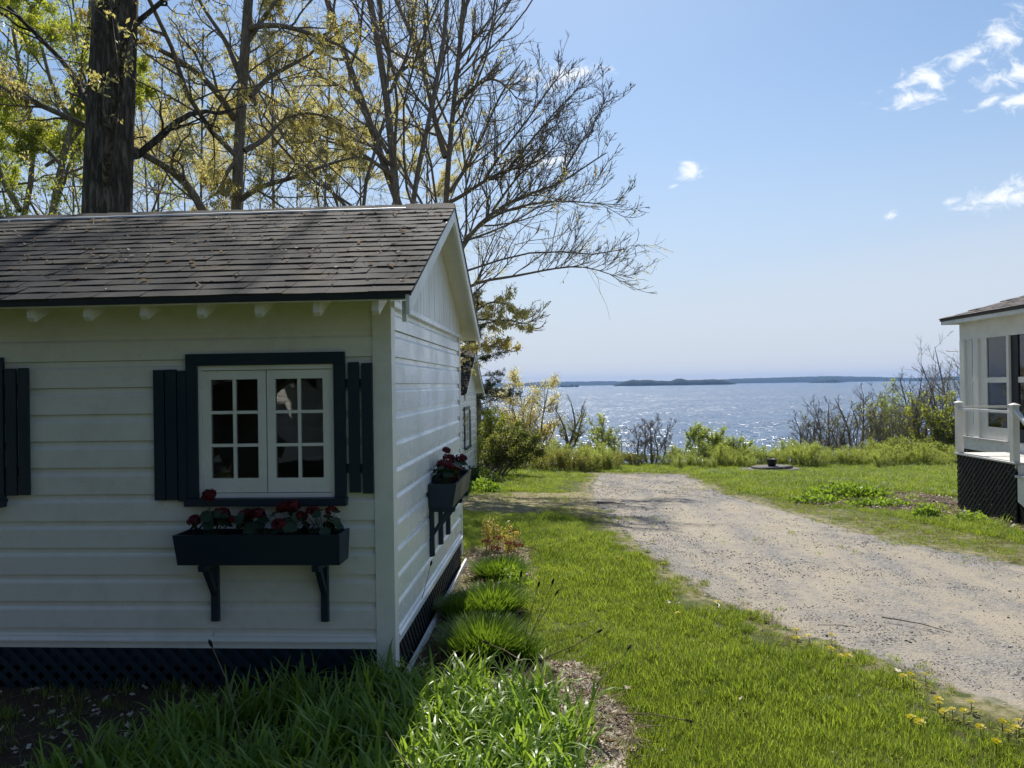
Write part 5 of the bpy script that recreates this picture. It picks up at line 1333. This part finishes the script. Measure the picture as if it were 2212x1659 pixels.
def lawn():
    n = 260000
    y = 2.4 + (25.6 - 2.4) * rng.rand(n) ** 1.25; x = rng.uniform(-5, 17, n)
    k = in_view(x, y) & ~((x > CAB[0]) & (x < CAB[1] + .1) & (y > CAB[2]) & (y < CAB[3]))
    x, y = x[k], y[k]
    gd = dist_poly(GRAVEL, x, y) + (vnoise(x, y, 1.6, 3) - .5) * .8 + (vnoise(x, y, 6, 4) - .5) * .5
    sp = dist_poly(SPUR, x, y) + (vnoise(x, y, 1.7, 5) - .5) * .9
    vg = dist_poly(VERGE, x, y); sb = dist_poly(SOILBED, x, y) + (vnoise(x, y, 3, 6) - .5) * .3
    bed = np.maximum.reduce([dist_poly(p, x, y) for p in (BEDSOIL, LITTER1, LITTER2)]) + (vnoise(x, y, 5, 7) - .5) * .15
    pr = np.ones(len(x))
    pr *= np.clip(-gd / .4, 0.0, 1); pr = np.maximum(pr, .012 * (gd > 0) * (vnoise(x, y, 1.1, 8) > .62))
    pr *= np.where(sp > 0, np.clip(.25 + .5 * (vnoise(x, y, 2.2, 9) - .4), .05, 1), 1)
    pr *= np.where(vg > 0, .75, 1); pr *= np.where(sb > 0, .06, 1); pr *= np.where(bed > 0, .04, 1)
    pr *= np.where((x > 7.1) & (y > 12) & (y < 16.3), .0, 1)
    pr *= np.clip(12 / (y + 2), .35, 1)
    k = rng.rand(len(x)) < pr; x, y, gd, sp, vg = x[k], y[k], gd[k], sp[k], vg[k]
    m = len(x)
    sparse = (gd > -.5) | (sp > -.3) | (vg > 0)
    tall = vnoise(x, y, .9, 11) + .4 * (vnoise(x, y, 3.5, 12) - .5)
    far_right = (x > 3) & (y > 14.5)
    idx = np.where(sparse, rng.choice([0, 3, 3, 4], m), rng.choice([0, 1, 1, 2, 0, 4], m))
    idx = np.where(~sparse & (rng.rand(m) < .05 + .22 * vnoise(x, y, 1.6, 14) ** 2), 3, idx)
    s = np.clip(.75 + .8 * (tall - .3), .7, 1.45) * rng.uniform(.8, 1.25, m) * np.where(sparse, .62, 1) * np.where(far_right, 1.25, 1)
    rot = np.stack([rng.normal(size=m) * .1, rng.normal(size=m) * .1, rng.rand(m) * 6.28], -1)
    wide = np.clip(.8 + y / 16, 1, 2.0)
    scl = np.stack([s * wide, s * wide, s * rng.uniform(.8, 1.2, m)], -1)
    src = [(clump(1, 30, .06, .055, .0036, .7, 1.1), grassm), (clump(2, 30, .06, .07, .0038, .7, 1.2), grassm), (clump(3, 18, .05, .10, .0042, .5, 1.4, 3), grassm), (clump(4, 18, .06, .05, .003, 1.1, 1.0), grass_dry), (clump(5, 24, .06, .045, .005, .9, .8), grassm)]
    scatter('lawn_grass', 'short green lawn grass on both sides of the drive', np.stack([x, y, zg(x, y) - .002], -1), rot, scl, idx, src)
lawn()
def pebble(seed):
    b = bmesh.new(); bmesh.ops.create_icosphere(b, subdivisions=1, radius=1.0); r = random.Random(seed)
    sc = (r.uniform(.8, 1.2), r.uniform(.6, 1.0), r.uniform(.28, .45))
    for v in b.verts: v.co = Vector((v.co.x * sc[0], v.co.y * sc[1], v.co.z * sc[2])) * r.uniform(.78, 1.15)
    me = bpy.data.meshes.new('pebble'); b.to_mesh(me); b.free(); return me
def gravel():
    n = 420000
    y = 3.2 + 22 * rng.rand(n) ** 1.7; x = rng.uniform(-1.5, 17, n)
    gd = dist_poly(GRAVEL, x, y) + (vnoise(x, y, 2.3, 3) - .5) * .4
    band = .6 * vnoise(x * .8 + y * .9, y * .25, 1.3, 21) + .4 * vnoise(x, y, 2.5, 22)
    edge = np.exp(-((gd - .45) / .45) ** 2)
    pr = (gd > -.12) * np.clip((band - .36) * 2.4 + edge * .5, .12, 1)
    sp = dist_poly(SPUR, x, y); pr = np.maximum(pr, (sp > 0) * .18 * (vnoise(x, y, 1.5, 23) > .5))
    k = (rng.rand(n) < pr) & in_view(x, y); x, y = x[k], y[k]; m = len(x)
    s = .0030 + .0065 * rng.rand(m) ** 2.2 + .008 * (rng.rand(m) < .02); s *= np.clip(.8 + y / 22, 1, 1.6)
    rot = np.stack([rng.normal(size=m) * .4, rng.normal(size=m) * .4, rng.rand(m) * 6.28], -1)
    z = zg(x, y) - .03 * np.clip(.5 + dist_poly(GRAVEL, x, y) / .5, 0, 1) + (vnoise(x + y * .3, y * .3, 1.2, 5) - .5) * .05 * np.clip(.5 + dist_poly(GRAVEL, x, y) / .5, 0, 1) + (vnoise(x, y, 3.1, 1) - .5) * .03 + s * .25
    scatter('gravel', 'loose grey gravel stones on the drive', np.stack([x, y, z], -1), rot, np.repeat(s[:, None], 3, 1), rng.randint(0, 5, m), [(pebble(i), gravel_mat) for i in range(5)])
gravel()
def dead_leaf(seed):
    r = random.Random(seed); n = 9; vs = [(0, 0, 0)]
    for i in range(n):
        a = 2 * math.pi * i / n; q = (1 if i % 2 else .7) * r.uniform(.8, 1.15); vs.append((q * math.cos(a), q * .6 * math.sin(a), r.uniform(-.1, .35)))
    me = bpy.data.meshes.new('dead_leaf'); me.from_pydata(vs, [], [(0, i + 1, (i + 1) % n + 1) for i in range(n)]); me.update(); return me
def straw(seed):
    r = random.Random(seed); mb = MB(); mb.tube([(-1, 0, .0), (-.3, r.uniform(-.1, .1), .05), (.4, r.uniform(-.1, .1), .04), (1, r.uniform(-.2, .2), .02)], .018, 3)
    return mb.mesh('straw')
def litter():
    P, R_, Sc, I = [], [], [], []
    def fill(poly, n, smin, smax, straws=.4, z0=.012):
        lo, hi = poly.min(0), poly.max(0); lo = np.maximum(lo, (-7, 1.8)); hi = np.minimum(hi, (14, 26))
        x = rng.uniform(lo[0], hi[0], n * 4); y = rng.uniform(lo[1], hi[1], n * 4); k = dist_poly(poly, x, y) + (vnoise(x, y, 4, 31) - .5) * .3 > 0; x, y = x[k][:n], y[k][:n]
        m = len(x); st_ = rng.rand(m) < straws
        P.append(np.stack([x, y, zg(x, y) + z0 + .02 * rng.rand(m)], -1)); R_.append(np.stack([rng.normal(size=m) * np.where(st_, .12, .28), rng.normal(size=m) * np.where(st_, .12, .28), rng.rand(m) * 6.28], -1))
        s = np.where(st_, rng.uniform(.05, .22, m), rng.uniform(smin, smax, m)); Sc.append(np.stack([s, np.where(st_, .12, s), np.where(st_, .12, s)], -1)); I.append(np.where(st_, rng.randint(4, 7, m), rng.randint(0, 4, m)))
    fill(LITTER1, 3600, .018, .05, .3); fill(LITTER2, 1300, .015, .04, .4); fill(BEDSOIL, 1500, .012, .035, .3); fill(SOILBED, 900, .02, .05, .25)
    x = rng.uniform(-1, 10, 1500); y = 2.8 + 20 * rng.rand(1500) ** 1.6; k = in_view(x, y) & (dist_poly(GRAVEL, x, y) < -.2); x, y = x[k], y[k]; m = len(x); st_ = rng.rand(m) < .3
    P.append(np.stack([x, y, zg(x, y) + .03], -1)); R_.append(rng.normal(size=(m, 3)) * np.array([.4, .4, 3])); s = np.where(st_, .06, rng.uniform(.006, .02, m)); Sc.append(np.stack([s, np.where(st_, .1, s), np.where(st_, .1, s)], -1)); I.append(np.where(st_, rng.randint(4, 7, m), rng.randint(0, 4, m)))
    scatter('leaf_litter', 'dry brown leaf litter and straw around the beds', np.concatenate(P), np.concatenate(R_), np.concatenate(Sc), np.concatenate(I), [(dead_leaf(i), littermat) for i in range(4)] + [(straw(i), deadwood) for i in range(3)])
litter()
# fallen bits on the mossy roof
def roof_bits():
    ang = math.atan(.475); m = 480; x = rng.uniform(-5.6, -1.0, m); s = .1 + 2.3 * rng.rand(m) ** .8
    y = 4.9 + s * math.cos(ang); z = 2.715 + s * math.sin(ang) + .016; st_ = rng.rand(m) < .35
    rot = np.stack([ang + rng.normal(size=m) * .2, rng.normal(size=m) * .2, rng.rand(m) * 6.28], -1); q = np.where(st_, rng.uniform(.02, .08, m), rng.uniform(.008, .028, m))
    scatter('roof_litter', 'fallen leaves and twigs caught on the shingle roof', np.stack([x, y, z], -1), rot, np.stack([q, np.where(st_, .1, q), np.where(st_, .1, q)], -1), np.where(st_, rng.randint(4, 7, m), rng.randint(0, 4, m)), [(dead_leaf(10 + i), littermat) for i in range(4)] + [(straw(10 + i), deadwood) for i in range(3)])
roof_bits()
# daylily bed in the foreground
def lily_bed():
    n = 14000; lo, hi = LILYBED.min(0), LILYBED.max(0); lo = np.maximum(lo, (-4.5, 2.2))
    x = rng.uniform(lo[0], hi[0], n); y = rng.uniform(lo[1], hi[1], n)
    k = (rng.rand(n) < .8) & (dist_poly(LILYBED, x, y) + (vnoise(x, y, 3, 41) - .5) * .3 > 0) & (rng.rand(n) < np.clip((vnoise(x, y, 4.5, 42) - .12) * 2.2, .05, 1)) & (y < 5.2)
    x, y = x[k], y[k]; m = len(x)
    right = np.clip((x + 2.6) / 1.4, .35, 1)
    b = np.stack([x, y, zg(x, y) - .01], -1)
    v, f = blades(rng, b, rng.rand(m) * 6.28, (.20 + .26 * rng.rand(m)) * (.7 + .3 * right), .013 + .014 * rng.rand(m), .05 + .35 * rng.rand(m), .5 + 2.1 * rng.rand(m) ** 1.4, 7)
    tag(link_mesh('daylily_bed', np_mesh('daylily_bed', v, f, True), lily), 'dense bed of arching daylily leaves in front of the cabin', None, None, 'stuff')
    print('lily blades', m)
lily_bed()
tm = leaf_mat('tuft_leaf', (0.085, 0.16, 0.02), (0.18, 0.27, 0.04), .48, .42)
for k, (px, py, R_, h, lb_) in enumerate(((1080, 1250, .32, .29, 'spiky green leaf tuft farthest back along the cabin side wall'), (1062, 1326, .33, .33, 'spiky green leaf tuft in the middle of the row along the cabin'), (1046, 1414, .33, .35, 'spiky green leaf tuft nearest the daylily bed'), (1000, 1335, .22, .26, 'shaded leaf tuft close against the cabin side wall'), (1130, 1420, .16, .22, 'small loose leaf tuft at the edge of the lawn'))):
    gx_, gy_ = ground(px, py); n = 1500 if k < 4 else 260; a = rng.rand(n) * 6.28; d = R_ * .6 * np.sqrt(rng.rand(n))
    b = np.stack([gx_ + d * np.cos(a), gy_ + d * np.sin(a), np.full(n, zgf(gx_, gy_) - .01)], -1)
    v, f = blades(rng, b, a + rng.normal(size=n) * .6, h * rng.uniform(.7, 1.08, n), .007 + .006 * rng.rand(n), .05 + 1.15 * d / R_ + .12 * rng.rand(n), .15 + .7 * rng.rand(n), 5)
    t = thing('leaf_tuft', (gx_, gy_, zgf(gx_, gy_)), lb_, 'plant', 'leaf tufts along the cabin')
    link_mesh('leaves', np_mesh('leaves', v - np.array(t.location), f, True), tm, t)
# leafy green mound beside the soil bed, low weeds
def mound(px, py, rx, ry, h, n, mat, name, label, size=.07, group=None):
    cx, cy = ground(px, py); z0 = zgf(cx, cy)
    a = rng.rand(n) * 6.28; d = np.sqrt(rng.rand(n)); pts = np.stack([cx + rx * d * np.cos(a), cy + ry * d * np.sin(a), z0 + h * (1 - d ** 2) * rng.uniform(.4, 1.05, n) + .02], -1)
    t = thing(name, (cx, cy, z0), label, 'plant', group)
    v, f = leaf_quads(rng, pts, 2, size, -.3, .03, .6); link_mesh('leaves', np_mesh('leaves', v - np.array(t.location), f), mat, t)
    mb = MB()
    for q in range(14):
        j = rng.randint(n); mb.tube([(cx + (pts[j, 0] - cx) * .5, cy + (pts[j, 1] - cy) * .5, z0 - .02), tuple(pts[j])], [.006, .003], 4)
    mb.build('stem', stem_m, t)
mound(1830, 1072, .85, .5, .22, 1500, lf_fresh, 'leafy_perennial', 'bright green leafy mound beside the bare soil bed', .07)
mound(1760, 1085, .5, .3, .08, 300, lf_fresh, 'low_weed', 'low green weeds left of the leafy mound', .07)
mound(1900, 1092, .6, .25, .08, 320, lf_fresh, 'low_weed', 'low green weeds in front of the leafy mound', .07)
mound(2005, 1118, .22, .18, .18, 180, lf_fresh, 'low_weed', 'small green weed clump in the leaf litter left of the landing', .07)
mound(2100, 1128, .25, .15, .12, 120, lf_fresh, 'low_weed', 'small green weeds at the foot of the landing lattice', .07)
mound(1028, 1046, .8, .5, .40, 900, lf_dkgreen, 'low_bush', 'low dark green plant clump at the foot of the second cabin', .09)
mound(1040, 1062, .5, .35, .25, 400, lf_fresh, 'low_bush', 'low light green plant clump in front of the second cabin', .08)
mound(1112, 1270, .16, .14, .16, 150, lf_fresh, 'low_weed', 'broad-leaved weed between the leaf tufts and the lawn', .05)
# dandelions
def dandelion_meshes():
    r = random.Random(3); mb = MB()
    for i in range(46):
        a = r.uniform(0, 6.28); d = r.uniform(.1, 1); z = .5 * (1 - d * d)
        q = Vector((math.cos(a), math.sin(a), .25)); s = Vector((-math.sin(a), math.cos(a), 0)) * .16; c = Vector((0, 0, z)); e = q * d
        mb.add([c - s * .4, c + e + s, c + e * 1.12, c + e - s], [(0, 1, 2, 3)])
    st_ = MB().tube([(0, 0, -1), (0.05, 0.03, -.4), (0, 0, 0)], [.09, .08, .08], 5)
    lf = MB()
    for i in range(5):
        a = i * 1.256; c = Vector((math.cos(a), math.sin(a), 0)); s = Vector((-math.sin(a), math.cos(a), 0))
        lf.add([(0, 0, 0), c * .5 + s * .16 + Vector((0, 0, .2)), c + Vector((0, 0, .12)), c * .5 - s * .16 + Vector((0, 0, .2))], [(0, 1, 2, 3)])
    return mb.mesh('flower'), st_.mesh('stem'), lf.mesh('rosette')
DFL, DST, DLF = dandelion_meshes()
dpx = [(1550, 1316), (1622, 1336), (1720, 1381), (1748, 1394), (1797, 1390), (1815, 1441), (1832, 1438), (1652, 1342), (1336, 1130), (1338, 1215), (1343, 1225), (1411, 1172), (1398, 1192), (1433, 1232),
       (1968, 1484), (1975, 1500), (2000, 1484), (1952, 1486), (2026, 1534), (2058, 1555), (2082, 1562), (2030, 1548), (1970, 1573), (1988, 1590), (2098, 1538), (2118, 1598), (2165, 1585), (2178, 1610), (2200, 1582), (2153, 1632), (2195, 1600), (1795, 1420), (1722, 1398), (2040, 1565),
       (1175, 1040), (1210, 1052), (1150, 1055), (1230, 1062), (1262, 1048), (1190, 1068), (1120, 1048), (1285, 1040), (2110, 1165), (2130, 1170), (2085, 1160), (1850, 1130), (1830, 1150), (1465, 1345)]
dpx.sort(key=lambda p: (p[1] <= 1110, p[0])); dn = {}
for k, (px, py) in enumerate(dpx):
    dk = 'far lawn left of the drive' if py <= 1110 else 'grass right of the drive' if (py < 1180 and px > 1700) else 'grass along the left edge of the drive' if px < 1900 else 'near right lawn corner'
    dq = dn.get(dk, 0); dn[dk] = dq + 1
    x, y = ground(px, py); r = random.Random(k); h = r.uniform(.06, .085)
    t = thing('dandelion', (x, y, zgf(x, y)), 'yellow dandelion, ' + ordw(dq) + ' from the left in the ' + dk, 'dandelion', 'yellow dandelions in the lawn')
    o = link_mesh('flower', DFL, dand, t, (0, 0, h)); s = r.uniform(.022, .031); o.scale = (s, s, s); o.rotation_euler = (r.uniform(-.2, .35), r.uniform(-.3, .3), r.uniform(-.5, .5))
    o = link_mesh('stem', DST, stem_m, t, (0, 0, h)); o.scale = (.03, .03, h)
    o = link_mesh('rosette', DLF, lf_olive, t, (0, 0, .01)); o.scale = (.06, .06, .06); o.rotation_euler = (0, 0, r.uniform(0, 6))
# dead stalks, sticks, dry flower heads
def stalk(pts, label, head=True, r=.004, mat=None, name='dead_stalk', group='dead flower stalks', cat='stalk'):
    b = pts[0]; t = thing(name, b, label, cat, group)
    n = len(pts); MB().tube(pts, [r * (1.2 - .6 * i / (n - 1)) for i in range(n)], 5).build('stem', mat or deadwood, t)
    if head:
        e = Vector(pts[-1]); d = (e - Vector(pts[-2])).normalized(); mb = MB(); mb.tube([e - d * .005, e + d * .012, e + d * .03, e + d * .045], [.004, .009, .010, .003], 6); mb.build('seed_head', seedmat, t)
def pxstalk(pl, Y, dy=0.0):
    return [tuple(at_y(px, py, Y + dy * i / (len(pl) - 1))) for i, (px, py) in enumerate(pl)]
stalk(pxstalk([(530, 1640), (512, 1560), (490, 1470), (458, 1397)], 4.1, .15), 'tall pale dead stalk standing before the dark cabin skirt')
stalk(pxstalk([(905, 1690), (870, 1640), (832, 1580)], 3.2, .1), 'short pale dead stalk at the lit edge of the daylily bed', False)
stalk(pxstalk([(1180, 1420), (1240, 1395), (1290, 1366)], 5.2, .2), 'long pale dead stalk leaning right over the lawn', True)
stalk(pxstalk([(1290, 1475), (1330, 1435), (1356, 1402)], 5.0, .2), 'thin dark dead stalk leaning over the lawn beside the litter', True, .003)
stalk(pxstalk([(1130, 1430), (1090, 1405), (1055, 1390)], 5.0, .1), 'pale dead stalk leaning left among the daylilies', True)
stalk(pxstalk([(1140, 1390), (1165, 1330), (1192, 1262)], 5.9, .1), 'dark seed stalk, rightmost of the standing group by the lawn', True, .003)
stalk(pxstalk([(1130, 1390), (1145, 1330), (1162, 1268)], 5.9, .1), 'dark seed stalk, middle of the standing group by the lawn', True, .003)
stalk(pxstalk([(1110, 1400), (1118, 1320), (1125, 1245)], 5.9, .1), 'dark seed stalk, leftmost of the standing group by the lawn', True, .003)
stalk(pxstalk([(1135, 1395), (1160, 1350), (1200, 1285)], 5.9, .1), 'dark seed stalk leaning farthest right in the standing group', True, .003)
stalk(pxstalk([(865, 1420), (862, 1340), (858, 1270)], 5.75, .0), 'dark seed stalk standing close to the cabin corner', True, .003, darkstick)
stalk(pxstalk([(885, 1420), (905, 1320), (930, 1222)], 6.1, .3), 'dark seed stalk leaning across the side wall trim', True, .003, darkstick)
gx_, gy_ = ground(1400, 1570)
stalk([(*ground(1330, 1560), zgf(0, 4.5) + .04), (*ground(1400, 1566), .06), (*ground(1480, 1578), .05)], 'long straw-coloured dead stem lying across the litter', True, .005)
def stick(a, b, label, r=.008, mat=None):
    p, q = ground(*a), ground(*b); z = .02
    m_ = ((p[0] + q[0]) / 2 + .03, (p[1] + q[1]) / 2 - .02)
    stalk([(*p, zgf(*p) + z - .02), (*m_, zgf(*m_) + z + .0), (*q, zgf(*q) + z - .01)], label, False, r, mat or darkstick, 'fallen_stick', 'fallen sticks', 'stick')
stick((1905, 1333), (2056, 1369), 'long dark fallen stick lying on the gravel drive', .0045)
stick((1770, 1350), (1850, 1358), 'short thin dark fallen stick on the gravel drive', .003)
stick((1290, 1086), (1350, 1090), 'dark fallen stick at the end of the dry grass strip', .015)
stick((1140, 1113), (1185, 1105), 'dark fallen stick on the left dry grass strip', .012)
stick((2212, 1500), (2188, 1590), 'pale curved twig at the right edge of the drive', .006, deadwood)
stick((1545, 1300), (1548, 1322), 'short white bleached stick lying in the grass', .006, white)
stick((1700, 1085), (1790, 1092), 'dark stick in the soil beside the leafy mound', .02)
stick((1990, 1080), (2060, 1092), 'dark fallen branch on the bare soil bed', .02)
# crumpled pale dead leaves lying on the lawn
DL = dead_leaf(99)
for px, py, s, lb_ in ((1445, 1312, .03, 'crumpled white dead leaf in the grass left of the drive'), (1936, 1462, .055, 'large crumpled pale dead leaf near the right dandelions'), (1352, 1500, .05, 'crumpled pale dead leaf at the top of the litter strip'), (2100, 1070, .05, 'pale crumpled leaf before the landing lattice'), (1600, 1525, .025, 'small pale dead leaf in the middle of the near lawn'), (1210, 1255, .022, 'small pale dead leaf right of the leaf tufts')):
    x, y = ground(px, py); t = thing('fallen_leaf', (x, y, zgf(x, y) + .05), lb_, 'leaf', 'pale fallen leaves on the lawn')
    o = link_mesh('leaf', DL, paleleaf if 'paleleaf' in globals() else littermat, t); o.scale = (s, s, s); o.rotation_euler = (.3, .2, px)
# dried yellow stems and rust flower heads at the far end of the bed
def dry_plant(px, py, h, n, label, seed):
    r = random.Random(seed); x, y = ground(px, py); z = zgf(x, y)
    t = thing('dried_perennial', (x, y, z), label, 'plant', 'dried perennials by the cabin'); mb = MB(); pts = []
    for i in range(n):
        a = r.uniform(0, 6.28); b = (x + .1 * math.cos(a), y + .1 * math.sin(a), z); e = (b[0] + r.uniform(-.08, .08), b[1] + r.uniform(-.08, .08), z + h * r.uniform(.7, 1.1))
        mb.tube([b, e], [.004, .0025], 4)
        for q in range(26): u = r.uniform(.3, 1); pts.append([b[k] + (e[k] - b[k]) * u for k in range(3)])
    mb.build('stem', deadwood, t)
    v, f = leaf_quads(rng, np.array(pts), 2, .035, .5, .018, .6); link_mesh('leaves', np_mesh('leaves', v - np.array(t.location), f), paleyel, t)
dry_plant(1048, 1195, .42, 9, 'pale yellow dried plant beside the cabin back corner', 1)
dry_plant(1085, 1190, .40, 8, 'pale yellow dried plant right of the one at the corner', 2)
dry_plant(1112, 1200, .30, 7, 'pale yellow dried plant at the lawn edge', 3)
def sedum_plant(px, py, label, seed):
    r = random.Random(seed); x, y = ground(px, py); z = zgf(x, y); t = thing('dried_sedum', (x, y, z), label, 'plant', 'dried sedum heads by the cabin')
    mb = MB(); mb.tube([(x, y, z - .02), (x + .01, y, z + .16), (x + .02, y, z + .26)], [.005, .004, .004], 5); mb.build('stem', deadwood, t)
    pts = np.array([(x + .02 + .07 * math.sqrt(r.random()) * math.cos(a), y + .07 * math.sqrt(r.random()) * math.sin(a), z + .265 + r.uniform(-.01, .02)) for a in [r.uniform(0, 6.28) for _ in range(120)]])
    v, f = leaf_quads(rng, pts, 1, .018, -1, .004, .9); link_mesh('flower_head', np_mesh('flower_head', v - np.array(t.location), f), sedum, t)
for k, (px, py) in enumerate(((1050, 1218), (1075, 1208), (1098, 1222), (1117, 1228), (1108, 1195), (1065, 1235))):
    sedum_plant(px, py, ['leftmost rust-brown flat flower head behind the leaf tufts', 'second rust-brown flat flower head from the left behind the tufts', 'third rust-brown flat flower head behind the tufts', 'rightmost rust-brown flat flower head behind the tufts', 'rust-brown flat flower head farthest back by the yellow stems', 'rust-brown flat flower head nearest the leaf tufts'][k], k)
# ------------------------------------------------------------------ what stands behind the viewer (cottage and one trunk show in the panes; other trees added to block the sky)
cab3 = copy_tree(cabin2); cab3['label'] = 'white clapboard cottage facing the front window, seen in its panes'
cab3.location = (-9.2, -8.5, 0.0); cab3.rotation_euler = (0, 0, math.pi + .08)
def back_stem(x, y, h, r): return [([np.array((x, y, -.2)), np.array((x + .1, y, h * .5)), np.array((x - .1, y + .2, h))], r, r * .4)]
for k, (x, y, h, r) in enumerate(((-5.6, -3.0, 8.2, .34), (-10.5, -2.5, 8.2, .28), (-1.8, -6.0, 8, .26), (2.6, -9.5, 8.5, .25), (-14.5, -12, 9, .25), (-4.5, -14, 9, .25))):  # dense crowns added out of view to keep skylight off the front wall
    make_tree('sky_block_tree', ['thick-trunked shade tree reflected in the left window panes', 'added sky-blocking tree before the reflected cottage', 'added sky-blocking tree close behind the viewer', 'added sky-blocking tree behind the viewer on the right', 'added sky-blocking tree left behind the reflected cottage', 'added sky-blocking tree right behind the reflected cottage'][k], 'tree', back_stem(x, y, h, r),
              [lvl(26, .22 if k in (0, 1) else .08, (45, 88), .30, 6, .12, .02, .5, shape=.6), lvl(7, .2, (30, 60), .45, 4, .2, .0, .6)], 130 + k, bark_oak, dict(mat=lf_skyblock, count=2400, per=2, size=.75, droop=.3, spread=.3, levels=(-1, -2), aspect=.8), 'shade trees behind the viewer', sides=(12, 5, 3), nlev_trunk=1)
# ------------------------------------------------------------------ air
HAZE_DENSITY = 6e-5
def haze():
    m, g, out = new_mat('haze')
    v = g.node('ShaderNodeVolumePrincipled'); v.inputs['Color'].default_value = (.28, .52, 1.0, 1); v.inputs['Density'].default_value = HAZE_DENSITY; v.inputs['Anisotropy'].default_value = 0.0
    g.link(v.outputs[0], out.inputs['Volume'])
    o = sbox(-11000, 11000, -200, 10500, WATER_Z - 1.8, 95).build('haze', m)
    tag(o, 'thin blue haze over the bay', None, None, 'stuff')
haze()
print('TRIS', sum(len(me.polygons) * 2 for me in bpy.data.meshes))
